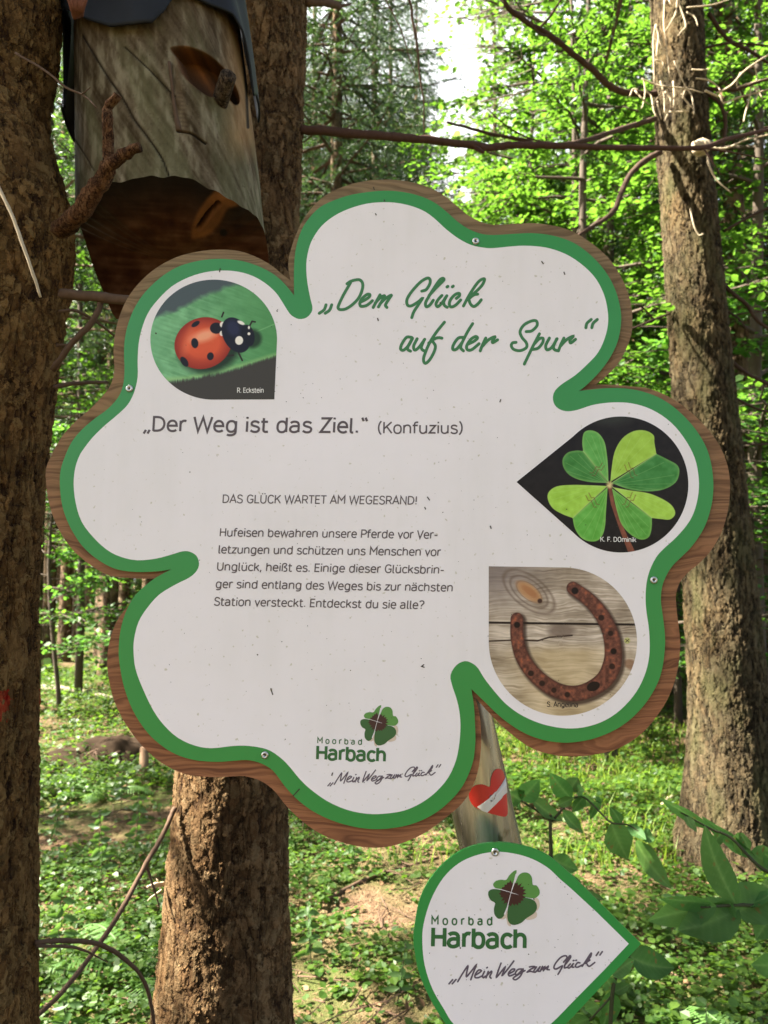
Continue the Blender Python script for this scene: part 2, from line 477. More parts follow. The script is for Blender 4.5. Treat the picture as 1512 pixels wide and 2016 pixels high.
# ------------------------------------------------------------------ the clover board
SGN = 1.10
PANEL = [[(579,581.5),(578.6,535),(582,491),(594,452),(614,423),(638,403),(682,386),(721,378.5),(756,375.5),(790,377.5),(824,385),(854,398),(878,416),(902.6,437.7),(927,453),(951.5,461),(976,462.5),(1010,460.5),(1044.5,459),(1079,462),(1113,471),(1142,485.6),(1172,511),(1196,540.5),(1213,574.7),(1221.7,609),(1222.6,638),(1216,672.6),(1201,704),(1181.5,731),(1157,756),(1140,769.7)],
 [(1140,769.7),(1171.5,766),(1201.7,764),(1232,765),(1262,770),(1296,782),(1326,801),(1356,829),(1379,859.5),(1394,889.7),(1402,923.6),(1404.6,957.6),(1401.5,991.5),(1392,1025.5),(1379,1052),(1360,1078),(1341,1097),(1324,1114),(1313,1131),(1305,1150),(1301.6,1169),(1301.6,1187.6),(1304.6,1210),(1308,1236.6),(1309.5,1263),(1307,1297),(1300,1331),(1286.5,1361),(1266,1391),(1239,1418),(1209,1438),(1171.5,1453.5),(1134,1461),(1103.6,1462),(1070,1457),(1036,1445),(1005.6,1427),(979,1406),(956.6,1384),(928,1356.5)],
 [(928,1356.5),(933,1388),(935,1422),(936,1457),(932,1496),(920,1530),(902.6,1559),(873,1589),(839,1611),(800,1625.5),(756,1632),(716.6,1631),(677.5,1623),(643,1611),(609,1592.7),(580,1569),(560,1547),(538,1518),(514,1503),(487,1496.5),(460,1498),(427,1500),(384,1496.6),(346,1485),(313,1464),(286,1437),(261.7,1399),(245,1355.6),(236,1312),(233.5,1280),(237,1242),(248,1204),(267,1171),(297,1144),(318.6,1130.5),(337,1121)],
 [(337,1121),(308,1125),(264,1126),(226,1119.6),(191,1100.7),(161,1073.6),(137,1035.6),(123,997.6),(118,959.7),(119,927),(128,898),(141.5,869.5),(162,845),(186.6,824),(211,806),(232,783),(242,759),(245,730),(244,697),(246,664.6),(254,632),(266.6,603),(285,576),(314,548),(346.6,527),(383.5,515),(424.5,509.6),(465.5,512),(498,520),(531,535),(555.7,554),(579,581.5)]]
WHITE = [(615,604),(611,587),(605,555),(603,521),(607.5,491.5),(616,469.5),(633,445),(658,425),(687,411),(721.5,401),(756,398),(785,400),(814.5,407),(839,418),(858.6,433),(878,451),(902.6,469.5),(927,482),(951.5,487.5),(971,488.5),(1000.5,485.6),(1030,483.7),(1064,485.6),(1093,492),(1123,505),(1152,526),(1174,550),(1189,579.6),(1196,609),(1197,638),(1190,667.7),(1177,694.6),(1157,716.6),(1132.6,738.6),(1108,755),(1093.5,768),(1088.5,782),(1092,797),(1103.6,806.7),(1118.7,809.7),(1137.6,806.7),(1164,798),(1190,793.5),(1217,792),(1243,794),(1273,802),(1303.5,818),(1330,840.7),(1352.5,871),(1367.6,901),(1374.4,931),(1376,961),(1371.4,991.5),(1362,1018),(1347,1040.5),(1326,1063),(1307,1080),(1292,1097),(1279,1123.5),(1272.6,1150),(1271,1180),(1273,1206.5),(1277,1233),(1279,1263),(1278,1293),(1271.4,1323),(1258,1353.5),(1239,1380),(1213,1404.5),(1183,1422),(1149,1432),(1115,1434),(1081,1429),(1051,1419.5),(1020.7,1404.5),(994,1384),(971.6,1359),(953,1334.7),(941.5,1316),(930,1306),(915,1301.5),(898,1310),(887,1329),(890,1349),(898,1373),(904,1398),(906.5,1427),(904.5,1461.5),(898,1496),(883,1530),(858.5,1559),(829,1581),(795,1596),(756,1602),(721.5,1602),(682,1594),(643,1576.5),(609,1552),(589,1532.5),(573,1513),(556,1495),(532,1478),(508,1471),(481,1468),(454,1469),(416,1473),(384,1468),(351,1453),(324,1429),(302,1399),(281,1355.6),(267,1317.6),(263,1285),(264,1258),(272.5,1225),(289,1198),(313,1171),(346,1150.5),(373,1137),(387.5,1123.4),(392,1109),(386.5,1094),(373,1086),(359,1085.5),(340,1091),(308,1099.6),(270,1103),(237,1096),(210,1082),(183,1057),(161,1027.5),(149.4,992),(145,954),(148,922),(156,898),(166,882),(182.5,861),(207,837),(232,816),(252,796),(264.5,771),(271,742),(271,710),(273,677),(279,648),(291,617),(310,591),(338,564),(371,546),(404,536),(437,532.5),(469.5,535),(498,543.5),(523,558),(543,576),(556,595),(566,611),(574,621),(588,628),(603,625.5),(613,615)]
BOARD = [[(572,552),(568,530),(569,506),(579.6,470),(596.7,433),(623.6,398.5),(658,375),(707,358.5),(756,353.5),(795,356),(834,365),(868,381),(898,404),(922,424),(951.5,438.6),(976,442.5),(1015,440.6),(1054,439.6),(1093.5,445),(1128,456),(1162,477),(1196,506),(1223,545),(1240,589),(1245,624),(1243,658),(1230.5,692),(1216,717),(1196,738),(1172,757)],
 [(1172,757),(1202,757.5),(1239,760),(1277,765),(1315,780),(1352.5,805),(1386.5,837),(1413,871),(1430,908.6),(1437,946),(1436,984),(1430,1018),(1418.5,1052),(1398,1086),(1375,1110),(1352.5,1129),(1337,1150),(1331,1172.5),(1332,1199),(1335.6,1229),(1339,1259),(1337.5,1297),(1330,1334.7),(1316.7,1372),(1296,1406),(1269.6,1438),(1239,1462),(1201.7,1479),(1147,1488.5),(1098,1487.5),(1049,1474),(1010,1448),(981,1422),(958,1398),(934,1372)],
 [(934,1372),(943,1400),(947,1440),(946,1486),(936,1535),(912,1579),(873,1613),(834,1641),(785,1662),(736,1669),(687,1662),(638,1645),(599,1620),(565,1588),(540,1557),(514,1538),(481,1528),(449,1529),(405,1529.5),(362,1523),(318.6,1502),(280.6,1469),(248,1426),(226,1382.6),(214.5,1339),(211,1301),(215.6,1263),(229,1225),(251,1193),(278,1160),(308,1139)],
 [(308,1139),(264,1138.6),(215.6,1133),(177.6,1112),(140,1079),(112.5,1035.6),(97,992),(90.5,949),(91,922),(100.5,898),(121,861),(145.6,832.6),(174,808),(199,783),(217,759),(225,730),(223.5,697),(226,660),(235,623.5),(250,589),(273,558),(305.5,529),(346.5,506.6),(387.5,495.6),(428.5,491.5),(469.5,494),(506,506.6),(535,523),(555.6,540),(572,552)]]

def outline(segs, n=4):
    return np.concatenate([catmull(s, n)[:-1] for s in segs])

def prism(P2, D0, D1, bevel=0.0):
    """outline in photo pixels on the plane D0, carried straight back to D1"""
    A = at_many(P2, D0); B = A.copy(); B[:, 1] = D1
    T = fill(P2); n = len(A); i = np.arange(n); j = (i + 1) % n
    V = np.vstack([A, B, A, B])
    F3 = np.vstack([T, T[:, ::-1] + n]); F4 = np.stack([i + 2 * n, j + 2 * n, j + 3 * n, i + 3 * n], 1)
    return V, [F3, F4]

def wood_board():
    t = NT("weathered_board_wood")
    v = t.coord((1, 1, 1))
    sep = t.n('SeparateXYZ', {0: v})
    z = sep.outputs[2]
    wob = t.noise(t.coord((1.6, 1.6, 5)), 2.2, 3.0)
    zz = t.math('ADD', z, t.math('MULTIPLY', wob, 0.10))
    g = t.n('CombineXYZ', {0: t.math('MULTIPLY', sep.outputs[0], 0.03), 1: 0.0, 2: zz})
    rings = t.noise(g.outputs[0], 190.0, 2.5, 0.6)
    fine = t.noise(t.coord((0.05, 1, 1)), 900.0, 3.0)
    stain = t.noise(t.coord((2, 2, 6)), 2.0, 4.0)
    # the lower half keeps its red-brown oil, the top has greyed in the rain
    up = t.n('MapRange', {0: t.math('ADD', z, t.math('MULTIPLY', stain, 0.3)), 1: 0.35, 2: 0.95, 3: 0.0, 4: 1.0}).outputs[0]
    colr = t.mix(up, tuple(lin((162, 108, 72))) + (1,), tuple(lin((142, 118, 88))) + (1,))
    cold = t.mix(up, tuple(lin((108, 66, 42))) + (1,), tuple(lin((104, 84, 60))) + (1,))
    c = t.mix(t.ramp(rings, [(0.36, (0, 0, 0)), (0.58, (1, 1, 1))]), cold, colr)
    c = t.mix(t.math('MULTIPLY', fine, 0.4), c, cold)
    kn = t.n('TexVoronoi', {'Vector': t.coord((1.2, 1, 2.6)), 'Scale': 3.4})
    c = t.mix(t.ramp(kn.outputs['Distance'], [(0.05, (1, 1, 1)), (0.11, (0, 0, 0))]), c, tuple(lin((70, 38, 26))) + (1,))
    p = t.principled(Base_Color=c, Roughness=0.75, Specular_IOR_Level=0.3)
    t.set(p, 'Normal', t.bump(t.math('ADD', rings, t.math('MULTIPLY', fine, 0.4)), 0.5, 0.002))
    return t.m

def print_mat(name, rgb, gloss=0.32, vary=0.04):
    t = NT(name)
    n1 = t.noise(t.coord(), 3.0, 5.0); n2 = t.noise(t.coord((1, 1, 0.25)), 60.0, 4.0)
    n = t.math('MULTIPLY', t.math('ADD', n1, n2), 0.5)
    c = np.array(rgb)
    col = t.mix(n, tuple(c * (1 - vary)) + (1,), tuple(np.clip(c * (1 + vary), 0, 1)) + (1,))
    p = t.principled(Base_Color=col, Roughness=gloss, Specular_IOR_Level=0.5)
    t.set(p, 'Normal', t.bump(t.noise(t.coord(), 18.0, 2.0), 0.02, 0.003))
    return t.m

def white_mat():
    t = NT("white_print")
    n1 = t.noise(t.coord((1, 1, 1)), 2.5, 6.0, 0.6)
    st = t.noise(t.coord((1, 1, 0.12)), 34.0, 4.0, 0.6)            # rain streaks
    grime = t.math('MULTIPLY', t.ramp(n1, [(0.38, (0, 0, 0)), (0.66, (1, 1, 1))]), st)
    c = t.mix(grime, (0.865, 0.805, 0.82, 1), (0.72, 0.675, 0.65, 1))
    sp = t.noise(t.coord(), 150.0, 2.0, 0.4)
    c = t.mix(t.ramp(sp, [(0.68, (0, 0, 0)), (0.76, (1, 1, 1))]), c, (0.60, 0.55, 0.46, 1))
    p = t.principled(Base_Color=c, Roughness=0.3, Specular_IOR_Level=0.45)
    t.set(p, 'Normal', t.bump(t.noise(t.coord(), 14.0, 2.0), 0.02, 0.003))
    return t.m

K_PRINT = 0.84
def ink_rgb(*c): return lin(c) / K_PRINT
M_BOARD = wood_board()
M_GREEN = print_mat("green_print", ink_rgb(42, 128, 58))
M_WHITE = white_mat()
M_TITLE = print_mat("green_ink", ink_rgb(48, 108, 58), 0.4)
M_GREY = print_mat("brown_grey_ink", ink_rgb(78, 66, 68), 0.4)
M_LOGO = print_mat("dark_green_ink", ink_rgb(42, 92, 48), 0.4)
M_SLOG = print_mat("slate_ink", ink_rgb(86, 74, 86), 0.4)
M_PAINT = paint_material("printed_picture", 0.30, 0.22)
M_STEEL = plain("steel", (0.55, 0.55, 0.53), 0.3, 0.5, 0.1, 300, 1.0)
M_EDGE = plain("panel_edge", (0.10, 0.11, 0.08), 0.6)
M_SPECK = plain("dirt", (0.05, 0.035, 0.025), 0.8)
M_WCAP = print_mat("white_ink", ink_rgb(215, 212, 205), 0.4)

clover_sign = empty("information_sign", at(760, 1660, SGN), "large white clover-shaped trail sign with green rim on a brown wooden backing board", "sign")
V, F = prism(outline(BOARD), SGN + 0.0065, SGN + 0.034)
part("backing_board", V, F, M_BOARD, clover_sign)
V, F = prism(outline(PANEL), SGN, SGN + 0.0045)
green = part("printed_panel", V, F, M_GREEN, clover_sign)
wp = catmull(WHITE, 3, closed=True)
part("white_field", at_many(wp, SGN - 0.0002), [fill(wp)], M_WHITE, clover_sign)

# ---- printed pictures: fine meshes whose points carry the print's colours
def polar(center, rim, rings=150):
    c = np.array(center, float); rim = np.asarray(rim, float); n = len(rim)
    t = np.sqrt(np.linspace(0, 1, rings + 1))[1:] * 0.5 + np.linspace(0, 1, rings + 1)[1:] * 0.5
    V = np.vstack([c, (c + t[:, None, None] * (rim - c)[None]).reshape(-1, 2)])
    i = 1 + np.arange(rings - 1)[:, None] * n; j = np.arange(n)[None]; k = (j + 1) % n
    F4 = np.stack([i + j, i + k, i + n + k, i + n + j], -1).reshape(-1, 4)
    F3 = np.stack([np.zeros(n, int), 1 + np.arange(n), 1 + (np.arange(n) + 1) % n], 1)
    return V, [F3, F4]

def resample(P, n):
    P = np.vstack([P, P[:1]]); d = np.r_[0, np.cumsum(np.linalg.norm(np.diff(P, axis=0), axis=1))]
    s = np.linspace(0, d[-1], n, endpoint=False)
    s = np.sort(np.r_[s, d[1:-1][np.array([abs(x - y) > 1e-9 for x, y in zip(d[1:-1], d[1:-1])], bool)]]) if False else s
    return np.stack([np.interp(s, d, P[:, 0]), np.interp(s, d, P[:, 1])], 1)

def teardrop(center, rx, ry, a0, a1, corner):
    a = np.radians(np.linspace(a0, a1, 620))
    arc = np.array(center) + np.stack([rx * np.cos(a), -ry * np.sin(a)], 1)
    c = np.array(corner, float)
    e1 = [arc[-1] + (c - arc[-1]) * t for t in np.linspace(0, 1, 160)[1:]]
    e2 = [c + (arc[0] - c) * t for t in np.linspace(0, 1, 160)[1:-1]]
    return np.vstack([arc, e1, e2])

def blend(C, m, col):
    m = np.clip(m, 0, 1)[:, None]; return C * (1 - m) + np.asarray(col, float) * m
def ell(P, cx, cy, rx, ry, rot=0.0, soft=3.0):
    """signed cover of an ellipse (1 inside)"""
    a = math.radians(rot); d = P - np.array([cx, cy]); u = d[:, 0] * math.cos(a) + d[:, 1] * math.sin(a); v = -d[:, 0] * math.sin(a) + d[:, 1] * math.cos(a)
    q = np.sqrt((u / rx) ** 2 + (v / ry) ** 2); return np.clip((1 - q) * min(rx, ry) / soft + 0.5, 0, 1), q
def polyc(P, poly, soft=3.0):
    d, _ = seg_dist(P, np.vstack([poly, poly[:1]])); s = np.where(inside(P, poly), d, -d); return np.clip(s / soft + 0.5, 0, 1), s
def linec(P, line, w, soft=2.5):
    d, t = seg_dist(P, line); return np.clip((w * 0.5 - d) / soft + 0.5, 0, 1), t

def paint_ladybird(P):
    C = np.tile(np.array([62., 58., 52.]), (len(P), 1))
    C = blend(C, np.clip((420 - P[:, 1]) / 60, 0, 1), (72, 82, 84))
    n = fbm(P / 40.0, 3); st = vnoise(np.stack([(P[:, 0] + P[:, 1] * 2.4) / 120, (P[:, 1] - P[:, 0] * 0.36) / 7], 1), 5)
    hair = (vnoise(np.stack([P[:, 0] / 3.2, P[:, 1] / 60], 1), 9) - 0.5) * 12
    up = np.interp(P[:, 0], [520, 560, 690, 830, 930, 1140], [360, 342, 285, 215, 183, 120])
    lo = np.interp(P[:, 0], [520, 610, 700, 850, 1000, 1140], [690, 668, 662, 632, 590, 545])
    leaf = np.clip((P[:, 1] - up + (n - .5) * 30) / 26, 0, 1) * np.clip((lo - P[:, 1] + hair + (n - .5) * 14) / 16, 0, 1)
    g = np.array([106., 160, 112]) + (n - .5)[:, None] * np.array([40, 46, 40]) + (st - .5)[:, None] * 26
    g = blend(g, (P[:, 0] - 700) / 500, (72, 132, 74)); g = blend(g, (640 - P[:, 0]) / 200, (112, 172, 124))
    g = blend(g, np.clip(1 - abs(P[:, 1] - (lo - 16)) / 18, 0, 1) * 0.6, (150, 190, 120))
    vein = np.clip(1 - abs(P[:, 1] - (500 - (P[:, 0] - 850) * 0.42)) / 5, 0, 1) * (P[:, 0] > 900); g = blend(g, vein * .5, (140, 190, 130))
    C = blend(C, leaf, g)
    C = blend(C, ell(P, 812, 505, 150, 112, -18, 34)[0] * 0.85, (22, 34, 22))
    C = blend(C, ell(P, 1015, 455, 46, 45, 0, 20)[0] * 0.8, (24, 36, 22))
    for L in ([(905, 495), (945, 512), (968, 560)], [(880, 540), (925, 535)], [(995, 410), (1015, 372), (1030, 375)], [(870, 350), (878, 330)], [(700, 405), (690, 408)]):
        C = blend(C, linec(P, np.array(L), 8)[0], (40, 32, 26))
    e, q = ell(P, 780, 477, 140, 122, -22)
    red = np.array([205., 84, 48]) + np.zeros((len(P), 1)); red = blend(red, (q - .55) / .5, (128, 36, 22)); red = blend(red, (P[:, 1] - 520) / 150, (150, 46, 28))
    red = blend(red, ell(P, 786, 442, 62, 26, -18, 26)[0] * .55, (250, 205, 170)); red = blend(red, ell(P, 705, 470, 20, 70, 18, 22)[0] * .25, (235, 140, 105))
    C = blend(C, e, red)
    for a in ((843, 405, 30, 27, 0), (740, 477, 17, 24, -8), (815, 540, 16, 19, 10), (690, 566, 15, 27, -35), (744, 385, 22, 11, -32)): C = blend(C, ell(P, *a)[0], (24, 20, 26))
    C = blend(C, ell(P, 873, 388, 13, 14)[0], (225, 215, 205)); C = blend(C, ell(P, 871, 430, 12, 13)[0], (225, 215, 205))
    C = blend(C, ell(P, 938, 438, 62, 90, -28)[0], (22, 22, 34)); C = blend(C, ell(P, 925, 405, 30, 40, -20, 20)[0] * .5, (52, 56, 92))
    C = blend(C, ell(P, 996, 440, 30, 52, -12)[0], (20, 20, 28))
    for a in ((953, 464, 19, 21, 10), (962, 379, 19, 8, 25), (1000, 432, 7, 7, 0), (1000, 402, 5, 8, 0)): C = blend(C, ell(P, *a)[0], (228, 220, 210))
    return C

CLOVER_LEAVES = [
 ([(790,610),(788,540),(784,480),(770,400),(737,352),(695,337),(662,350),(653,400),(658,445)], [(658,445),(620,443),(575,455),(550,492),(560,540),(600,580),(680,606),(786,612)], (92,158,74), (62,122,54)),
 ([(800,606),(806,540),(822,450),(862,380),(920,342),(980,338),(1025,362),(1030,402),(1040,460)], [(1040,460),(1100,490),(1150,520),(1160,560),(1140,610),(1080,645),(1000,656),(900,646),(806,612)], (150,186,66), (62,124,58)),
 ([(784,628),(700,624),(600,622),(520,630),(478,660),(474,700),(500,745),(550,775),(603,795)], [(603,795),(615,850),(650,900),(700,918),(745,905),(770,850),(778,750),(786,634)], (150,192,68), (92,160,62)),
 ([(812,634),(900,650),(1000,666),(1080,700),(1125,735),(1138,775),(1110,803),(1060,800),(1017,795)], [(1017,795),(1015,850),(1000,895),(960,908),(910,885),(860,830),(832,750),(808,640)], (156,194,72), (86,150,60))]
def paint_clover(P):
    n = fbm(P / 30.0, 12)
    C = np.tile(np.array([27., 21., 18.]), (len(P), 1)) + (n - .5)[:, None] * 14
    C = blend(C, ell(P, 800, 270, 110, 40, 0, 40)[0] * .5, (60, 66, 56))
    m, t = linec(P, np.array([(795, 625), (812, 720), (850, 830), (912, 975)]), 20 + 14 * np.clip((P[:, 1] - 820) / 150, 0, 1)); C = blend(C, m, np.array([128., 74, 54]) * (0.7 + .45 * n)[:, None])
    ctr = np.array([795., 620.])
    for A, B, ca, cb in CLOVER_LEAVES:
        for L, col in ((A, ca), (B, cb)):
            L = np.array(L, float); Lc = catmull(L, 4)
            m, s = polyc(P, Lc, 3); k = col + (n - .5)[:, None] * 34; k = blend(k, np.clip(1 - s / 14, 0, 1) * .35, (170, 200, 110))
            mid = L[len(L) // 2]
            for f in (.2, .38, .55, .7, .85):
                e = L[int(f * (len(L) - 1))]; q = ctr + (e - ctr) * .93 + np.array([0, 6])
                k = blend(k, linec(P, catmull([ctr, (ctr + q) / 2 + (mid - e) * .06, q], 4), 2.4)[0] * .3, (178, 206, 132))
            C = blend(C, m, k)
        nt_ = np.array(A[-1], float); C = blend(C, linec(P, np.array([ctr, nt_]), 4)[0] * .6, (180, 205, 125))
        for q in (0.42, .5):
            c = ctr + (nt_ - ctr) * q; d = nt_ - ctr; d = np.array([-d[1], d[0]]) / np.linalg.norm(d)
            C = blend(C, linec(P, np.array([c - d * 42, c - d * 22 + (0, 14), c + (0, -6), c + d * 20 + (0, 12), c + d * 40]), 5)[0] * .55, (110, 72, 40))
    C = blend(C, ell(P, 796, 622, 15, 17, 0, 10)[0], (206, 186, 128))
    return C

def paint_horseshoe(P):
    x, y = P[:, 0], P[:, 1]
    wob = fbm(P / 130.0, 21, 3) * 46
    st = vnoise(np.stack([x / 150, (y + wob) / 6.0], 1), 22) * .6 + vnoise(np.stack([x / 60, (y + wob) / 2.6], 1), 23) * .4
    big = fbm(P / 110.0, 24, 4)
    C = np.tile(np.array([164., 148, 130]), (len(P), 1)) + ((st - .5) * 84 + (big - .5) * 96)[:, None]
    C = blend(C, np.clip((y - 1440) / 60, 0, 1) * .55 * np.clip(1.3 - abs(x - 560) / 330, 0, 1), (196, 170, 122))
    C = blend(C, np.clip((1330 - y) / 220, 0, 1) * np.clip((560 - x) / 330, 0, 1) * .75, (112, 100, 96))
    for r in (26, 48, 72, 98):
        C = blend(C, np.clip(1 - abs(ell(P, 375, 1180, r * 1.6, r * .8, 38)[1] - 1) * 9, 0, 1) * .5, (90, 72, 60))
    C = blend(C, ell(P, 375, 1180, 78, 36, 38, 14)[0] * .8, (176, 128, 84)); C = blend(C, ell(P, 380, 1180, 50, 17, 38, 10)[0] * .6, (150, 96, 60)); C = blend(C, ell(P, 432, 1228, 12, 12, 0, 6)[0], (60, 40, 34))
    C = blend(C, ell(P, 545, 1385, 70, 34, 0, 20)[0] * .7, (104, 88, 78)); C = blend(C, ell(P, 905, 1560, 36, 26, 30, 12)[0] * .7, (120, 84, 60))
    C = blend(C, linec(P, np.array([(160, 1341), (940, 1352)]), 11)[0], (30, 20, 18)); C = blend(C, linec(P, np.array([(160, 1330), (940, 1340)]), 7)[0] * .4, (200, 185, 165))
    C = blend(C, linec(P, np.array([(160, 1438), (300, 1432), (420, 1436), (480, 1418), (600, 1408)]), 8)[0] * .9, (46, 32, 26))
    U = catmull([(312, 1322), (314, 1420), (345, 1530), (425, 1632), (535, 1700), (650, 1706), (762, 1645), (812, 1545), (806, 1420), (762, 1312), (692, 1225), (604, 1160)], 8)
    w = lambda t: np.interp(t, [0, .1, .3, .48, .62, .8, 1], [66, 70, 78, 84, 98, 78, 66])
    d, t = seg_dist(P + np.array([-10, -12]), U); C = blend(C, np.clip((w(t) * .5 + 6 - d) / 16 + .5, 0, 1) * .75, (44, 30, 26))
    d, t = seg_dist(P, U); n = fbm(P / 16.0, 31, 4)
    rust = np.array([104., 62, 50]) + (n - .5)[:, None] * np.array([96, 60, 48]); rust = blend(rust, (n - .64) * 3, (160, 84, 50)); rust = blend(rust, np.clip((d / (w(t) * .5) - .68) * 3, 0, 1) * .7, (58, 34, 30))
    C = blend(C, np.clip((w(t) * .5 - d) / 3 + .5, 0, 1), rust)
    for hx, hy, r in ((313, 1353, 15), (615, 1175, 17), (752, 1316, 14), (801, 1397, 13), (817, 1491, 15), (809, 1570, 14), (385, 1606, 14), (444, 1658, 14), (505, 1694, 13), (575, 1717, 13)):
        C = blend(C, ell(P, hx, hy, r * 1.25, r * 1.2)[0] * .6, (62, 36, 30)); C = blend(C, ell(P, hx, hy, r, r)[0] * (1 if r > 14 else .7), (26, 16, 16))
    C = blend(C, ell(P, 711, 1674, 35, 24, -20)[0], (28, 18, 18))
    C = blend(C, ell(P, 888, 1435, 16, 16)[0], (176, 172, 110)); C = blend(C, linec(P, np.array([(880, 1428), (897, 1443)]), 4)[0], (70, 66, 40)); C = blend(C, linec(P, np.array([(897, 1428), (880, 1443)]), 4)[0], (70, 66, 40))
    return C

def picture(name, rim, ctr, fn, ox, oy, sc, label):
    V, F = polar(ctr, rim)
    C = np.clip(fn(V), 4, 250)
    return part(name, at_many(crop(V, ox, oy, sc), SGN - 0.0004), F, M_PAINT, clover_sign, colors=np.clip(lin(C) / K_PRINT, 0, 0.9))

SC4, SC5 = 1512 / 620., 1485 / 560.
pic1 = picture("printed_picture", teardrop((831, 460), 304, 288, 0, 270, (1122, 747)), (820, 465), paint_ladybird, 80, 480, SC4, None)
pic1['label'] = "round printed picture of a red ladybird on a leaf"
pic2 = picture("printed_picture", teardrop((855, 620), 352, 355, -135, 135, (310, 607)), (800, 618), paint_clover, 900, 720, SC5, None)
pic2['label'] = "drop-shaped printed picture of a four-leaf clover on black"
pic3 = picture("printed_picture", teardrop((552, 1440), 387, 387, -180, 90, (165, 1047)), (540, 1430), paint_horseshoe, 900, 720, SC5, None)
pic3['label'] = "printed picture of a rusty horseshoe on grey planks"
k = Ink(); k.text("R. Eckstein", (467, 773), (519, 773), 9.5, 1.3); k.build("caption_lettering", M_WCAP, pic1, SGN - 0.0006)
k = Ink(); k.text("K. F. DOminik", (1182, 1066), (1252, 1067), 9, 1.3); k.build("caption_lettering", M_WCAP, pic2, SGN - 0.0006)
k = Ink(); k.text("S. Angelina", (1077, 1391), (1138, 1392), 9.5, 1.7); k.build("caption_lettering", M_SPECK, pic3, SGN - 0.0006)

# ---- handwritten title
k = Ink()
T1 = [[(97,312),(80,355),(38,386)],[(147,312),(128,358),(90,386)],
 [(281,128),(310,108),(350,95),(390,93),(415,118),(417,165),(390,240),(340,300),(275,345),(225,354),(203,340),(212,305),(250,225),(312,118)],
 [(398,288),(440,268),(475,243),(480,222),(455,222),(415,255),(394,295),(402,324),(445,320),(480,298),(503,276)],
 [(570,225),(545,270),(510,335)],[(527,298),(570,252),(608,232),(598,258),(556,330)],[(572,300),(620,255),(668,228),(650,258),(618,312),(630,335)],
 [(936,192),(975,178),(1005,130),(1008,92),(985,78),(930,108),(860,180),(812,250),(804,295),(818,320),(850,318),(905,285),(940,256),(905,312),(865,375),(848,424)],
 [(1000,230),(1060,165),(1115,110),(1130,90),(1118,80),(1090,98),(1040,170),(985,260),(968,300),(975,328),(1005,315),(1036,272)],
 [(1112,230),(1080,265),(1060,305),(1075,328),(1110,298),(1155,232)],[(1152,236),(1128,285),(1135,318),(1158,334)],[(1156,156),(1164,150)],[(1203,154),(1211,148)],
 [(1238,256),(1265,232),(1262,212),(1228,222),(1190,262),(1176,305),(1192,330),(1230,316),(1276,270)],
 [(1300,322),(1360,212),(1430,112),(1475,84),(1484,96),(1460,145),(1400,205),(1350,245)],[(1344,262),(1390,226),(1425,218)],[(1346,258),(1362,305),(1392,326),(1430,300),(1456,268)]]
for s in T1: k.stroke(crop(catmull(s, 6), 620, 530, 1512 / 340.), 5.9, True)
T2 = [[(112,200),(75,200),(40,250),(32,285),(55,292),(90,258),(118,208)],[(118,206),(85,268),(86,290),(104,300)],
 [(152,210),(127,262),(135,292),(165,272),(207,214)],[(203,218),(183,270),(192,292),(208,298)],
 [(350,90),(290,165),(240,245),(203,335),(200,375),(215,388),(245,360),(275,305),(284,262),(262,226)],[(236,242),(280,210),(310,202),(332,206)],
 [(487,200),(450,206),(415,255),(412,288),(440,284),(480,235)],[(555,100),(515,165),(474,248),(470,278),(488,298)],
 [(520,250),(565,228),(590,205),(575,194),(540,216),(512,262),(518,290),(550,288),(602,246)],
 [(650,205),(625,258),(610,298)],[(622,268),(670,218),(716,196),(700,222),(702,238),(736,218)],
 [(944,158),(985,152),(1022,115),(1018,82),(985,80),(930,108),(900,155),(912,198),(945,240),(944,275),(900,296),(855,288),(836,262),(845,240),(870,236)],
 [(1040,174),(990,270),(930,394)],[(1002,248),(1040,210),(1066,208),(1062,240),(1030,278),(990,288)],
 [(1112,205),(1086,258),(1095,290),(1130,272),(1168,210)],[(1164,212),(1142,268),(1150,290),(1168,296)],
 [(1218,205),(1196,250),(1178,298)],[(1190,266),(1238,216),(1284,192),(1262,220),(1268,240),(1302,214)],
 [(1416,70),(1385,98),(1377,130)],[(1460,70),(1430,98),(1420,130)]]
for s in T2: k.stroke(crop(catmull(s, 6), 780, 610, 1512 / 410.), 5.9, True)
k.build("title_lettering", M_TITLE, clover_sign, SGN - 0.0004)

# ---- the quotation, the heading and the paragraph
k = Ink(); c3 = lambda x, y: crop((x, y), 270, 800, 1512 / 660.)
k.text("„Der Weg ist das Ziel.“", c3(28, 111), c3(1038, 119), 28.5, 4.5, 0.05)
k.text("(Konfuzius)", c3(1086, 121), c3(1467, 122), 22, 3.1, 0.02)
k.build("quotation_lettering", M_GREY, clover_sign, SGN - 0.0004)
k = Ink(); c4 = lambda x, y: crop((x, y), 410, 960, 1512 / 490.)
k.text("DAS GLÜCK WARTET AM WEGESRAND!", c4(86, 92), c4(1266, 102), 15.8, 2.2, 0.06)
k.build("heading_lettering", M_GREY, clover_sign, SGN - 0.0004)
k = Ink()
for txt, a, b in (("Hufeisen bewahren unsere Pferde vor Ver-", (69, 295), (1391, 309)), ("letzungen und schützen uns Menschen vor", (62, 398), (1409, 414)),
                  ("Unglück, heißt es. Einige dieser Glücksbrin-", (52, 502), (1429, 522)), ("ger sind entlang des Weges bis zur nächsten", (45, 608), (1484, 630)),
                  ("Station versteckt. Entdeckst du sie alle?", (36, 715), (1308, 736))):
    k.text(txt, c4(*a), c4(*b), 15.6, 2.35, 0.07)
k.build("paragraph_lettering", M_GREY, clover_sign, SGN - 0.0004)

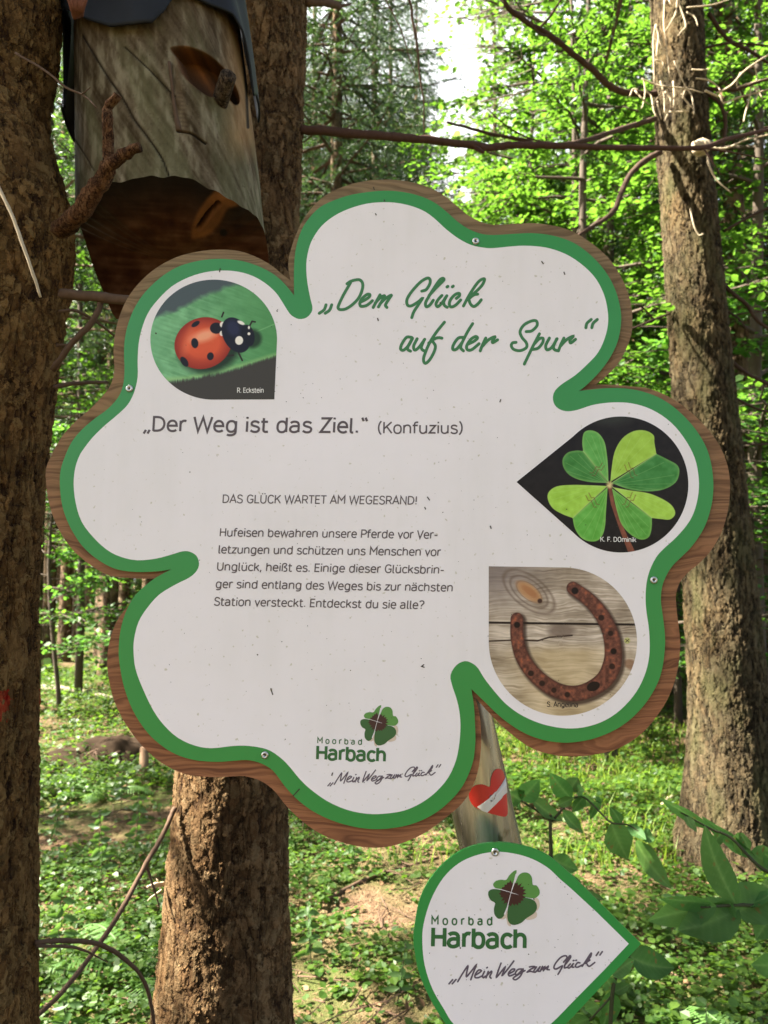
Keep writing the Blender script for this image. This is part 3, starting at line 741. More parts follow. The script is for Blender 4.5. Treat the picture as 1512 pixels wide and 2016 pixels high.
# ---- the mark with its four-leaf clover, on both boards
MARK = [("mark_shadow", (196, 178, 160), [[(640,455),(668,400),(690,480),(700,530),(675,520),(662,470),(640,478),(600,470)], [(880,312),(915,320),(925,370),(905,410),(890,400),(905,440),(890,468),(840,482),(815,468),(880,420)]]),
 ("mark_leaf", (82, 132, 62), [[(695,255),(728,180),(744,105),(738,93),(715,105),(685,135),(662,168),(620,167),(580,178),(560,205),(575,230),(600,237),(640,245)], [(714,258),(745,165),(765,128),(800,110),(840,117),(864,150),(871,205),(900,212),(924,250),(921,285),(890,310),(850,311),(800,300),(742,274)]]),
 ("mark_leaf_dark", (48, 88, 46), [[(688,280),(640,252),(570,240),(530,252),(522,285),(540,326),(575,350),(567,392),(572,440),(600,471),(630,466),(655,430),(674,375)], [(706,290),(750,290),(800,306),(860,318),(895,346),(903,390),(880,430),(820,470),(780,505),(725,522),(690,508),(672,468),(675,400),(690,330)]])]
def mark(ink_of, mp, D, parent):
    for name, col, polys in MARK:
        k = Ink()
        for p in polys: k.poly(mp(catmull(np.array(p, float), 4, closed=True)))
        k.build(name.replace("_dark", ""), ink_of(name, col), parent, D - {"mark_shadow": 0, "mark_leaf": .00016, "mark_leaf_dark": .00032}[name])
    rs = np.random.RandomState(4); a = np.linspace(0, 2 * np.pi, 44, endpoint=False); r = np.where(np.arange(44) % 2, 84, 104) + rs.uniform(-8, 8, 44)
    k = Ink(); k.poly(mp(np.stack([712 + r * np.cos(a), 276 - r * np.sin(a) * 0.98], 1))); k.build("mark_heart", ink_of("h", (58, 28, 26)), parent, D - .0005)
    k = Ink()
    for L, w in (([(742,120),(722,200),(702,262)], (10, 9, 3)), ([(610,240),(700,266)], (5, 3)), ([(700,268),(672,380),(650,440)], (3, 6, 12)), ([(702,268),(760,285)], (5, 1)), ([(700,262),(700,275)], (6, 6))):
        k.stroke(mp(np.array(L, float)), np.array(w, float) / mp.s)
    k.build("mark_cross", M_WHITE, parent, D - .0007)
MK = {}
def ink_of(name, col):
    if name not in MK: MK[name] = print_mat("print_" + name, ink_rgb(*col), 0.4, 0.18)
    return MK[name]
SLOGAN = [[(243,950),(215,982)],[(270,948),(240,982)],
 [(283,965),(322,900),(362,842),(354,890),(352,926),(392,880),(428,835),(405,895),(385,950)],
 [(420,915),(455,893),(468,878),(448,874),(424,900),(418,930),(442,934),(478,918)],[(492,885),(478,918),(484,934),(500,922)],[(510,857),(515,854)],
 [(522,885),(505,935)],[(510,918),(545,884),(548,896),(534,924),(544,938)],
 [(622,820),(600,880),(586,930),(625,885),(655,850),(640,890),(633,916),(680,860),(722,803)],
 [(684,903),(722,882),(728,866),(705,870),(680,900),(690,920),(736,902)],
 [(790,866),(756,870),(735,898),(748,912),(795,868),(775,920),(738,950),(718,938),(760,908),(810,878)],
 [(845,850),(868,846),(888,850),(855,868),(828,890),(850,884),(878,890)],
 [(900,850),(880,880),(892,890),(928,848)],[(926,850),(912,880),(928,884)],
 [(947,846),(930,882)],[(936,874),(966,848),(954,880)],[(958,872),(992,845),(982,868),(1000,872)],
 [(1112,812),(1138,780),(1128,762),(1090,775),(1050,820),(1036,855),(1055,866),(1102,842),(1085,880),(1068,908)],
 [(1118,840),(1150,800),(1168,770),(1158,764),(1130,815),(1118,855),(1136,854)],
 [(1165,826),(1145,850),(1158,858),(1190,824)],[(1186,826),(1178,850),(1192,852)],[(1188,801),(1193,799)],[(1208,799),(1213,797)],
 [(1240,818),(1222,816),(1204,842),(1220,852),(1258,834)],
 [(1258,845),(1295,790),(1328,742),(1322,772),(1282,818)],[(1282,822),(1318,796)],[(1290,818),(1312,845),(1356,815)],
 [(1368,760),(1386,733)],[(1397,757),(1416,730)]]
class Mp:
    def __init__(s, ox, oy, sc, f=lambda P: P): s.ox, s.oy, s.s, s.f = ox, oy, sc, f
    def __call__(s, P): return crop(s.f(np.asarray(P, float)), s.ox, s.oy, s.s)
big_map = Mp(610, 1370, 1512 / 280.)
mark(ink_of, Mp(610, 1370, 1512 / 280., lambda P: P + np.array([14, 6])), SGN - 0.0004, clover_sign)
k = Ink(); k.text("Moorbad", big_map((80, 503)), big_map((553, 517)), 11.0, 2.0, 0.0, spread=34); k.text("Harbach", big_map((71, 672)), big_map((803, 696)), 26.0, 5.6)
k.build("mark_lettering", M_LOGO, clover_sign, SGN - 0.0004)
k = Ink()
for s in SLOGAN:
    P = catmull(s, 5); P = P + np.stack([np.full(len(P), -24.), -25 + 25 * (P[:, 0] - 215) / 1200], 1)
    k.stroke(big_map(P), 12.5 / big_map.s, True)
k.build("slogan_lettering", M_SLOG, clover_sign, SGN - 0.0004)

def screw(px, py, parent, D, r=0.0052):
    c = at(px, py, D); g = Geo(); a = np.linspace(0, 2 * np.pi, 20, endpoint=False)
    prof = [(r, 0.0), (r, 0.0012), (r * .8, 0.0022), (r * .45, 0.0027), (r * .40, 0.0012)]
    V = np.concatenate([np.stack([c[0] + q * np.cos(a), np.full(20, c[1] - h), c[2] + q * np.sin(a)], 1) for q, h in prof]); n = 20
    F4 = [(i * n + j, i * n + (j + 1) % n, (i + 1) * n + (j + 1) % n, (i + 1) * n + j) for i in range(4) for j in range(n)]
    V = np.vstack([V, c + (0, -0.0012, 0)]); F3 = [(80 + j, 80 + (j + 1) % n, 100) for j in range(n)]
    g.add(V, F3, F4); o = g.build("screw", M_STEEL, parent)
    k = Ink(); L = r * .36 / (1.1 / F_PX)
    k.stroke([(px - L, py), (px + L, py)], 1.6); k.stroke([(px, py - L), (px, py + L)], 1.6); k.build("screw_slot", M_SPECK, o, D - 0.0016)
for p in ((936.5, 475), (255, 765), (1287, 1142), (521.5, 1486.5)): screw(p[0], p[1], clover_sign, SGN - 0.0006)

rs = np.random.RandomState(8)
def specks(poly, n, D, parent, avoid=None, smin=.5, smax=1.5):
    k = Ink(); lo, hi = poly.min(0), poly.max(0); c = 0
    while c < n:
        p = rs.uniform(lo, hi)
        if not inside(p[None], poly)[0]: continue
        r = rs.uniform(smin, smax) * (2.0 if rs.rand() < .05 else 1); a = np.linspace(0, 2 * np.pi, 7, endpoint=False) + rs.rand()
        k.poly(p + np.stack([np.cos(a) * r * rs.uniform(.6, 1.3), np.sin(a) * r], 1) * rs.uniform(.7, 1.2, (7, 1))); c += 1
    return tag(k.build("dirt_speck", M_SPECK, parent, D), kind="stuff")
sp = specks(np.array(WHITE), 170, SGN - 0.00055, clover_sign, smin=.35, smax=1.1)
k = Ink()
for L in ([(835,1308),(830,1312),(836,1314)],[(533,1355),(537,1368)],[(506,1288),(508,1290)],[(743,626),(745,632)],[(866,595),(868,598)],[(1110,535),(1112,541)],[(1066,514),(1070,520)],[(739,420),(741,424)],[(737,374),(735,368)],[(756,393),(758,397)],[(432,536),(434,528)],[(984,792),(986,786)],[(965,1035),(967,1041)],[(655,1521),(653,1527)],[(577,1567),(590,1553)],[(838,1003),(836,998)],[(841,978),(846,985)]):
    k.stroke(np.array(L, float), 2.2)
tag(k.build("dirt_speck", M_SPECK, clover_sign, SGN - 0.0006), kind="stuff")

# ------------------------------------------------------------------ the drop-shaped board
DRP = 1.085
DROP_OUT = [(1262,1858),(1190,1786),(1140,1736),(1118,1716),(1083.6,1687),(1049,1670.5),(1010,1661),(975,1658.5),(932,1665),(893,1684),(854,1721),(827,1770),(814.5,1838),(817,1877.5),(827,1921.5),(849,1970.5),(878,2016),(915,2050),(960,2070),(1010,2072),(1060,2056),(1113,2016),(1150,1978),(1210,1914)]
DROP_IN = [(1238,1858),(1175,1796),(1125,1750),(1103,1731),(1079,1708.7),(1049,1691.5),(1015,1681),(976,1677),(937,1684),(902.6,1700),(873,1728),(849,1770),(834,1819),(831.6,1858),(836.5,1902),(851,1946),(873,1985),(893,2016),(928,2042),(970,2055),(1016,2053),(1056,2038),(1088.6,2012),(1130,1970),(1190,1909)]
drop_sign = empty("drop_sign", at(975, 2070, DRP), "small white drop-shaped sign with green rim below the clover sign", "sign")
def tip_curve(P): return np.vstack([P[:1], catmull(P[1:], 4), ])
V, F = prism(tip_curve(DROP_OUT), DRP, DRP + 0.004); part("printed_panel", V, F, M_GREEN, drop_sign)
wd = tip_curve(DROP_IN); part("white_field", at_many(wd, DRP - .0002), [fill(wd)], M_WHITE, drop_sign)
small_map = Mp(830, 1690, 1512 / 380.)
mark(ink_of, small_map, DRP - .0004, drop_sign)
k = Ink(); k.text("Moorbad", small_map((78, 517)), small_map((553, 520)), 15.8, 3.0, 0.0, spread=34); k.text("Harbach", small_map((79, 688)), small_map((818, 702)), 36.5, 7.6)
k.build("mark_lettering", M_LOGO, drop_sign, DRP - .0004)
k = Ink()
for s in SLOGAN: k.stroke(small_map(catmull(s, 5)), 13 / small_map.s, True)
k.build("slogan_lettering", M_SLOG, drop_sign, DRP - .0004)
screw(974.5, 1677.5, drop_sign, DRP - .0006, .0054)
specks(np.array(DROP_IN), 70, DRP - .00055, drop_sign, smin=.35, smax=1.1)

# ------------------------------------------------------------------ the post
def ground_z(x, y):
    x = np.asarray(x, float); y = np.asarray(y, float)
    P = np.stack([x.ravel(), y.ravel()], 1)
    z = (fbm(P * 0.35 + 40, 3, 3) - 0.5) * 0.22 * np.clip((np.hypot(x, y) .ravel() - 1) / 4, 0.15, 1) + (fbm(P * 1.9 + 90, 7, 3) - .5) * 0.10
    z = z + np.clip(P[:, 1] - 12, 0, 60) * 0.02
    return z.reshape(x.shape)
def post_material():
    t = NT("weathered_post")
    v = t.coord((60, 60, 1.2)); n = t.noise(v, 1.0, 5.0, 0.6); n2 = t.noise(t.coord(), 30, 4.0)
    c = t.ramp(n, [(0.3, lin4(120, 114, 98)), (0.5, lin4(160, 154, 138)), (0.72, lin4(192, 187, 172))])
    c = t.mix(t.ramp(n2, [(0.64, (0, 0, 0)), (0.7, (1, 1, 1))]), c, lin4(110, 102, 80))
    p = t.principled(Base_Color=c, Metallic=0.7, Specular_IOR_Level=0.5, Roughness=t.n('MapRange', {0: n, 1: .3, 2: .7, 3: .32, 4: .20}).outputs[0])
    t.set(p, 'Normal', t.bump(n, 0.06, 0.002)); return t.m
pa, pb = at(960, 1640, 1.195), at(911, 1422, 1.195)
ax = (pb - pa) / np.linalg.norm(pb - pa)
foot = pa - ax * ((pa[2] + 0.06) / ax[2]); top = pb + ax * 0.16
post = empty("sign_post", foot, "leaning weathered tube post behind the clover and drop signs, with a red heart sticker", "post")
PR = 0.0455
g = Geo(); add_tube(g, [foot + (top - foot) * t for t in np.linspace(0, 1, 24)], PR, 40); g.build("post_tube", post_material(), post)
# heart sticker wrapped on the tube
def on_tube(px, py, rad):
    o = np.array([0, 0, CAM_H]); d = at(px, py, 1.0) - o; d /= np.linalg.norm(d)
    w0 = o - foot; dp = d - ax * (d @ ax); wp_ = w0 - ax * (w0 @ ax)
    A, B, Cc = dp @ dp, 2 * dp @ wp_, wp_ @ wp_ - rad * rad
    disc = max(B * B - 4 * A * Cc, 0); return o + d * ((-B - math.sqrt(disc)) / (2 * A))
c7 = lambda P: crop(P, 560, 1300, 1512 / 740.)
HEART = catmull([(894,626),(850,622),(800,606),(760,585),(742,550),(748,520),(772,502),(800,500),(826,508),(830,480),(840,450),(858,436),(876,442),(886,465),(892,520),(897,575)], 4, closed=True)
BAND = np.array([(774,590),(800,574),(840,538),(872,502),(890,470),(894,505),(897,530),(870,560),(840,590),(816,613),(796,606)], float)
def wrap(poly, rad, name, mat, parent, ctr):
    P = c7(poly); V, F = polar(c7(np.array(ctr, float)), P, 14)
    return part(name, np.array([on_tube(x, y, rad) for x, y in V]), F, mat, parent, True)
M_RED = print_mat("red_sticker", lin((196, 40, 30)), 0.35, 0.1); M_BAND = print_mat("white_sticker", lin((214, 206, 196)), 0.35, 0.1)
hs = wrap(HEART, PR + .0006, "heart_sticker", M_RED, post, (842, 550))
wrap(BAND, PR + .0012, "sticker_band", M_BAND, hs, (838, 560))
# ------------------------------------------------------------------ bark and leaves
M_BARK_MID = bark_material("spruce_bark", (0.030, 0.016, 0.009), (0.120, 0.072, 0.033), (0.22, 0.146, 0.078), (54, 54, 34), 0.010, crack=.4)
def red_mark(t, v, col):
    sep = t.n('SeparateXYZ', {0: v}); rx, rz = RED
    a = t.math('ABSOLUTE', t.math('SUBTRACT', sep.outputs[2], rz)); b = t.math('ABSOLUTE', t.math('SUBTRACT', sep.outputs[0], rx))
    n = t.noise(v, 60.0, 4.0)
    q = t.math('ADD', t.math('MAXIMUM', t.math('MULTIPLY', a, 1.0), t.math('MULTIPLY', b, 1.0)), t.math('MULTIPLY', n, 0.02))
    return t.mix(t.math('LESS_THAN', q, 0.036), col, t.mix(.45, col, (0.55, 0.008, 0.008, 1)))
LEFT_D = 1.42
left_path = [(-118, 2016), (-112, 1600), (-108, 1200), (-98, 860), (-96, 600), (-112, 380), (-118, 150), (-116, 0), (-114, -200)]
left_edge = {2016: 70, 1600: 73, 1200: 76, 1060: 86, 900: 99, 760: 106, 600: 122, 480: 140, 420: 138, 300: 108, 240: 87, 180: 86, 110: 106, 0: 118, -200: 116}
LB = at(-116, 2016, LEFT_D); LB[2] = ground_z(LB[0], LB[1]) - 0.05
mk = at(-27, 1392, 1.36) - LB
RED = (float(mk[0]) + 0.002, float(mk[2]))
M_BARK_LEFT = bark_material("old_spruce_bark", (0.026, 0.012, 0.006), (0.125, 0.070, 0.025), (0.24, 0.148, 0.060), (58, 58, 42), 0.010, tint=red_mark, crack=.35)
M_BARK_RIGHT = bark_material("grey_spruce_bark", (0.022, 0.016, 0.010), (0.074, 0.056, 0.031), (0.132, 0.104, 0.062), (50, 50, 17), 0.015, moss=(0.085, 0.080, 0.034), crack=.8)
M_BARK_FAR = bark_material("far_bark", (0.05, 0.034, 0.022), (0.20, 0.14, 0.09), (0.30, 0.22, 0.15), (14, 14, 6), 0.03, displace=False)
M_BARK_BEECH = plain("smooth_grey_bark", (0.085, 0.065, 0.048), 0.85, 0.2, 0.35, 14, bump=0.3)
M_TWIG = plain("dead_twig_wood", (0.10, 0.062, 0.040), 0.9, 0.2, 0.4, 60, bump=0.5)
M_TWIG_PALE = plain("bleached_twig_wood", (0.46, 0.37, 0.25), 0.85, 0.2, 0.25, 60)
M_STEM = plain("green_stem", (0.045, 0.05, 0.018), 0.7, 0.3, 0.3, 60)
M_BEECH = leaf_material("beech_leaves", (0.032, 0.105, 0.018), (0.075, 0.165, 0.026), (0.18, 0.37, 0.035), 0.44)
M_BEECH2 = leaf_material("shade_leaves", (0.045, 0.125, 0.024), (0.08, 0.18, 0.035), (0.18, 0.42, 0.05), 0.45)
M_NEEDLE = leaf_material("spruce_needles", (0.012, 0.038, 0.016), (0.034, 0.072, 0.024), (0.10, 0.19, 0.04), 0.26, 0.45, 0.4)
M_NEEDLE_LIT = leaf_material("sunlit_needles", (0.10, 0.15, 0.05), (0.16, 0.20, 0.07), (0.34, 0.42, 0.12), 0.35, 0.5)  # paler copy of the spruce needles, sunlight put into the colour

def trunk_mesh(path, rads, nz, na, wob=0.02, seed=0, flare=None, side=None):
    """path: world centre points bottom to top; a fine skin for the bark to stand out of"""
    P = np.asarray(path, float); s = np.r_[0, np.cumsum(np.linalg.norm(np.diff(P, axis=0), axis=1))]
    t = np.linspace(0, s[-1], nz)
    C = np.stack([np.interp(t, s, P[:, i]) for i in range(3)], 1); r = np.interp(t, s, rads)
    k = max(3, nz // 40); ker = np.ones(k) / k
    for i in range(2):
        q = np.pad(C[:, i], k, mode='reflect', reflect_type='odd'); C[:, i] = np.convolve(q, ker, 'same')[k:-k]
    q = np.pad(r, k, mode='reflect', reflect_type='odd'); r = np.convolve(q, ker, 'same')[k:-k]
    a = np.linspace(0, 2 * np.pi, na, endpoint=False)
    A, Z = np.meshgrid(a, t)
    n = fbm(np.stack([np.cos(A).ravel() * 1.6 + seed * 7 + 30, Z.ravel() * 2.2 + np.sin(A).ravel() * 1.6], 1), seed, 3).reshape(A.shape) - .5
    rr = r[:, None] * (1 + wob * 4 * n)
    if flare is not None: rr = rr * (1 + flare(A, Z))
    V = np.stack([C[:, 0][:, None] + np.cos(A) * rr, C[:, 1][:, None] + np.sin(A) * rr, C[:, 2][:, None] + 0 * A], -1).reshape(-1, 3)
    i = np.arange(nz - 1)[:, None] * na; j = np.arange(na)[None]; kk = (j + 1) % na
    F4 = np.stack([i + j, i + kk, i + na + kk, i + na + j], -1).reshape(-1, 4)
    return V, [F4]

def branch(g, pts, r0, r1, n=8, sub=5, rough=.12, seed=0):
    P = catmull(pts, sub); P = P + np.random.RandomState(seed).normal(0, r0 * .06, P.shape) * np.r_[0, np.ones(len(P) - 1)][:, None]
    add_tube(g, P, [r0, r0 * .8 + r1 * .2, r1], n, rough=rough, seed=seed)
    return P

def px_branch(g, pts, r0, r1, **k):
    """pts: (px, py, D) along a limb"""
    return branch(g, [at(*p) for p in pts], r0, r1, **k)

# ------------------------------------------------------------------ needles of a spruce
def needle_tufts(rs, S, Dr, L, per_m, nl, nw):
    """thin needles along twigs: starts S, unit directions Dr, lengths L"""
    cnt = np.maximum((L * per_m).astype(int), 3); idx = np.repeat(np.arange(len(S)), cnt); m = len(idx)
    t = rs.rand(m) ** .9
    P = S[idx] + Dr[idx] * (L[idx] * t)[:, None]; P[:, 2] -= 0.12 * (L[idx] * t) ** 2 * 4
    rnd = rs.normal(size=(m, 3)); rnd[:, 2] *= .7
    d = Dr[idx] * .9 + rnd * .75; d /= np.linalg.norm(d, axis=1)[:, None]
    s = np.cross(d, rs.normal(size=(m, 3))); s /= np.linalg.norm(s, axis=1)[:, None]
    ln = nl * rs.uniform(.6, 1.25, m)[:, None]
    V = np.stack([P - s * nw / 2, P + s * nw / 2, P + d * ln], 1).reshape(-1, 3)
    return V, np.arange(3 * m).reshape(-1, 3)

def spruce_crown(seed, z0, z1, rad, whorl=.42, per=5, twig_sp=.14, per_m=55, nl=.06, nw=.012, dead=0.0, thin=1.0, keep=None):
    """crown around x = y = 0: limbs with hanging twigs; returns wood (V,F3,F4) and needles (V,F3)"""
    rs = np.random.RandomState(seed); g = Geo(); S, Dr, L = [], [], []
    z = z0
    while z < z1:
        f = (z - z0) / (z1 - z0); Rr = rad * (1 - f) ** .75 * (0.7 + .3 * min(1, f * 8)) + .15
        for a in np.linspace(0, 2 * np.pi, per, endpoint=False) + rs.uniform(0, 6.28):
            a += rs.uniform(-.4, .4)
            if rs.rand() > thin: continue
            ln = Rr * rs.uniform(.6, 1.12); d = np.array([math.cos(a), math.sin(a), 0])
            zz = z + rs.uniform(-.2, .2); sag = rs.uniform(.16, .34)
            q = np.linspace(0, 1, 7); P = d[None] * (ln * q)[:, None]; P[:, 2] = zz + ln * (.12 * q - sag * 1.5 * q ** 1.6 + .22 * q ** 4)
            V, F3, F4 = tube(P, [.006 + .012 * ln, .004], 4, cap=False); g.add(V, None, F4)
            m = max(3, int(ln / twig_sp)); side = np.array([-d[1], d[0], 0])
            for u in np.linspace(.16, .98, m):
                for sg in (-1, 1):
                    if rs.rand() < .12: continue
                    b = np.array([np.interp(u, q, P[:, i]) for i in range(3)])
                    w = d * rs.uniform(.35, .8) + side * sg * rs.uniform(.5, 1.0) + np.array([0, 0, rs.uniform(-.75, -.1)]); w /= np.linalg.norm(w)
                    S.append(b); Dr.append(w); L.append(ln * (.30 * (1.15 - u)) * rs.uniform(.7, 1.3) + .10)
            S.append(P[-2]); w = P[-1] - P[-2]; Dr.append(w / np.linalg.norm(w)); L.append(.25)
        z += whorl * rs.uniform(.75, 1.25)
    S, Dr, L = np.array(S), np.array(Dr), np.array(L)
    V, F = needle_tufts(rs, S, Dr, L, per_m, nl, nw)
    return g, V, F

def drop_tris(V, F, bad):
    """leave gaps in a crown: remove the leaves whose place answers bad"""
    k = F.shape[1]; c = V[F].mean(1); m = ~bad(c); F = F[m]
    u, inv = np.unique(F.ravel(), return_inverse=True)
    return V[u], inv.reshape(-1, k)

# ------------------------------------------------------------------ broad leaves
LEAF2 = np.array([(0, 0), (.28, .32), (.62, .30), (1, 0), (.62, -.30), (.28, -.32)])
def leaf_cards(rs, P, up_tilt, ln, ratio=1.0, dirs=None, fold=.12):
    """six-cornered folded leaves at P: two quads each"""
    m = len(P)
    n = np.zeros((m, 3)); n[:, 2] = 1; n += rs.normal(0, up_tilt, (m, 3)); n /= np.linalg.norm(n, axis=1)[:, None]
    if dirs is None: dirs = rs.normal(size=(m, 3))
    u = dirs - n * (dirs * n).sum(1)[:, None]; u /= np.linalg.norm(u, axis=1)[:, None] + 1e-9
    v = np.cross(n, u); L = (ln * rs.uniform(.5, 1.3, m))[:, None, None]
    q = LEAF2
    V = P[:, None] + L * (q[None, :, :1] * u[:, None] + q[None, :, 1:] * ratio * v[:, None] + (abs(q[None, :, 1:]) * fold - .10 * q[None, :, :1] ** 2) * n[:, None])
    b = np.arange(m)[:, None] * 6
    F4 = np.concatenate([b + np.array([[0, 1, 2, 3]]), b + np.array([[0, 3, 4, 5]])])
    # keep both halves of a leaf sharing their midrib so that each leaf is one island
    return V.reshape(-1, 3), F4

def beech(seed, h, r0, z0, spread, limbs=26, twigs=12, leaves=12, ln=.085, lean=(0, 0)):
    """broadleaf tree around x = y = 0; limbs carry flat leafy sprays"""
    rs = np.random.RandomState(seed); g = Geo()
    q = np.linspace(0, 1, 9); T = np.stack([lean[0] * q + .10 * np.sin(q * 5 + seed), lean[1] * q + .10 * np.cos(q * 4 + seed) - .1, h * q - .05], 1)
    add_tube(g, T, [r0, r0 * .75, r0 * .2], 8)
    PP, DD = [], []
    for i in range(limbs):
        f = z0 / h + (1 - z0 / h) * (i + rs.rand()) / limbs; b = np.array([np.interp(f, q, T[:, k]) for k in range(3)])
        a = i * 2.4 + rs.uniform(-.5, .5); ln_ = spread * (1.15 - f * .65) * rs.uniform(.6, 1.15)
        d = np.array([math.cos(a), math.sin(a), rs.uniform(.0, .45)])
        s = np.linspace(0, 1, 7); P = b + d * (ln_ * s)[:, None] + np.cumsum(rs.normal(0, .05, (7, 3)), 0) * ln_ * .35; P[:, 2] -= .12 * ln_ * s ** 2
        add_tube(g, P, [r0 * .33, r0 * .07], 5, cap=False)
        for j in range(twigs):
            u = rs.uniform(.22, 1); c = np.array([np.interp(u, s, P[:, k]) for k in range(3)])
            ta = a + rs.choice([-1, 1]) * rs.uniform(.3, 1.2); tl = ln_ * rs.uniform(.18, .42)
            td = np.array([math.cos(ta), math.sin(ta), rs.uniform(-.28, .2)])
            w = np.linspace(0, 1, 4); Q = c + td * (tl * w)[:, None]; Q[:, 2] -= .1 * tl * w ** 2
            add_tube(g, Q, [.006, .002], 3, cap=False)
            m = max(3, int(leaves * rs.uniform(.6, 1.4)))
            tt = rs.uniform(.05, 1.05, m); side = rs.choice([-1, 1], m)
            base = c + td * (tl * tt)[:, None]; base[:, 2] -= .1 * tl * tt ** 2
            dr = td[None] * .7 + np.stack([-td[1] * side, td[0] * side, 0 * side], 1) * rs.uniform(.4, 1.2, m)[:, None] + rs.normal(0, .15, (m, 3))
            PP.append(base + rs.normal(0, .035, (m, 3))); DD.append(dr)
    V, F4 = leaf_cards(rs, np.concatenate(PP), .38, ln, .95, np.concatenate(DD))
    return g, V, F4

# ------------------------------------------------------------------ left spruce
lp = sorted([(y, x) for x, y in left_path])
ys = np.array([p[0] for p in lp]); xs = np.array([p[1] for p in lp])
yy = np.linspace(2500, -420, 60)
cx = np.interp(yy, ys, xs)
path = np.array([at(x, y, LEFT_D) for x, y in zip(cx, yy)])
ey = sorted(left_edge.items()); base_r = np.array([(at(92 + 6 * (y > 900), y, LEFT_D)[0] - at(-114, y, LEFT_D)[0]) for y in yy])
base_r = np.full(len(yy), .188)
path[0][2] = min(path[0][2], LB[2])
spruce_left = empty("spruce_tree", LB, "big dark spruce at the left edge with red paint mark and broken forked branch", "tree", "spruces close to the sign")
axis_x = np.interp(path[:, 2], path[:, 2], path[:, 0])
def left_swell(A, Z):
    # swelling under the old branch whorl, narrow waist above it
    zz = path[0][2] + Z; out = np.zeros_like(A)
    py_of = np.interp(zz, path[:, 2], yy)
    want = np.interp(py_of, [p[0] for p in ey], [p[1] for p in ey]); k = LEFT_D / F_PX * 1.03
    cxx = np.interp(py_of, ys, xs); want = want - 34 * np.clip((py_of - 560) / 400, 0, 1)
    r = (want - cxx) * k
    return (r / .188 - 1) * np.clip(np.cos(A + .35), 0, 1) ** .7
V, F = trunk_mesh(path, base_r, 760, 300, .010, 3, flare=left_swell)
part("trunk", V, F, M_BARK_LEFT, spruce_left, True)
# trunk above the frame and the shading crown
topz = path[-1][2]
V, F = trunk_mesh([(path[-1][0], LEFT_D, topz - .04), (path[-1][0] - .1, LEFT_D, 8), (path[-1][0], LEFT_D, 15)], [.187, .13, .03], 40, 20, .01, 4)
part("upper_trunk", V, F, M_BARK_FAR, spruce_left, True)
g = Geo()   # forked broken branch by the nest log
P0 = [(118, 452, 1.30), (150, 425, 1.26), (180, 385, 1.24), (207, 345, 1.22), (216, 318, 1.21)]
px_branch(g, P0, .0165, .0120, n=12, seed=1); px_branch(g, [(212, 328, 1.21), (214, 290, 1.21), (212, 240, 1.20), (213, 212, 1.20), (232, 186, 1.19)], .0095, .0065, n=10, seed=2)
px_branch(g, [(210, 332, 1.21), (228, 316, 1.20), (250, 300, 1.19), (276, 289, 1.18)], .0105, .0075, n=10, seed=3)
px_branch(g, [(208, 300, 1.21), (203, 288, 1.205)], .005, .002, seed=5); px_branch(g, [(246, 302, 1.19), (256, 290, 1.185)], .004, .002, seed=6)
o = g.build("branch", bark_material("red_brown_branch", (.02,.008,.004), (.11,.052,.024), (.20,.105,.052), (180,180,90), .0014, displace=False), spruce_left); o['label'] = "thick broken branch forking in front of the nest log"
g = Geo(); px_branch(g, [(120, 578, 1.34), (170, 583, 1.33), (230, 588, 1.32), (300, 600, 1.30)], .0095, .008, seed=7); g.build("branch", M_TWIG, spruce_left)
g = Geo(); px_branch(g, [(104, 728, 1.36), (140, 678, 1.34), (176, 640, 1.33), (196, 605, 1.33), (200, 580, 1.33)], .0055, .005, seed=8); g.build("branch", M_TWIG, spruce_left)
g = Geo(); px_branch(g, [(106, 762, 1.4), (150, 755, 1.42), (212, 752, 1.45)], .004, .0025, seed=9); g.build("branch", M_TWIG, spruce_left); g = Geo(); px_branch(g, [(116, 613, 1.38), (150, 612, 1.4), (190, 634, 1.45), (226, 662, 1.5)], .003, .002, seed=10); g.build("branch", M_TWIG, spruce_left); g = Geo(); px_branch(g, [(112, 680, 1.38), (138, 679, 1.38)], .0035, .002, seed=10); g.build("branch", M_TWIG, spruce_left)
g = Geo(); px_branch(g, [(-6, 362, 1.19), (22, 420, 1.185), (44, 480, 1.18), (62, 530, 1.18), (80, 585, 1.19)], .0030, .0022, seed=11); o = g.build("branch", M_TWIG_PALE, spruce_left); o['label'] = "thin pale dead twig hanging in front of the trunk"
g = Geo(); px_branch(g, [(30, 104, 1.19), (90, 140, 1.18), (130, 172, 1.17), (165, 188, 1.16), (190, 212, 1.15)], .0020, .0012, seed=12); px_branch(g, [(160, 186, 1.16), (178, 172, 1.15)], .0012, .0008, seed=12); g.build("branch", M_TWIG, spruce_left)
g = Geo()
for q in range(7): px_branch(g, [(148 + q * 2, 35 - q, 1.22), (140 + q * 4, 12, 1.2), (130 + q * 9, -18 - q * 3, 1.19)], .004, .002, seed=20 + q)
o = g.build("branch", plain("fresh_split_wood", (0.15, 0.06, 0.04), .85, .2, .4, 80), spruce_left)
g = Geo(); px_branch(g, [(68, 1856, 1.45), (130, 1852, 1.5), (192, 1858, 1.58), (240, 1884, 1.66), (282, 1928, 1.72), (300, 1990, 1.76), (306, 2060, 1.8)], .0046, .0034, seed=13); px_branch(g, [(70, 1862, 1.45), (150, 1866, 1.5), (212, 1894, 1.58)], .003, .001, seed=14)
o = g.build("branch", M_TWIG, spruce_left); o['label'] = "dead branch arching down to the ground low on the trunk"
gw, V, F = spruce_crown(51, 4.5, 14.5, 3.3, .40, 6, .15, 95, .055, .011)
off = np.array([path[-1][0], LEFT_D, 0]); VV, _ = gw.out()
g = Geo(); g.add(VV + off, None, np.concatenate(gw.F4)); tag(g.build("crown_limb", M_TWIG, spruce_left, False), kind="stuff")
part("crown", V + off, [F], M_NEEDLE, spruce_left)

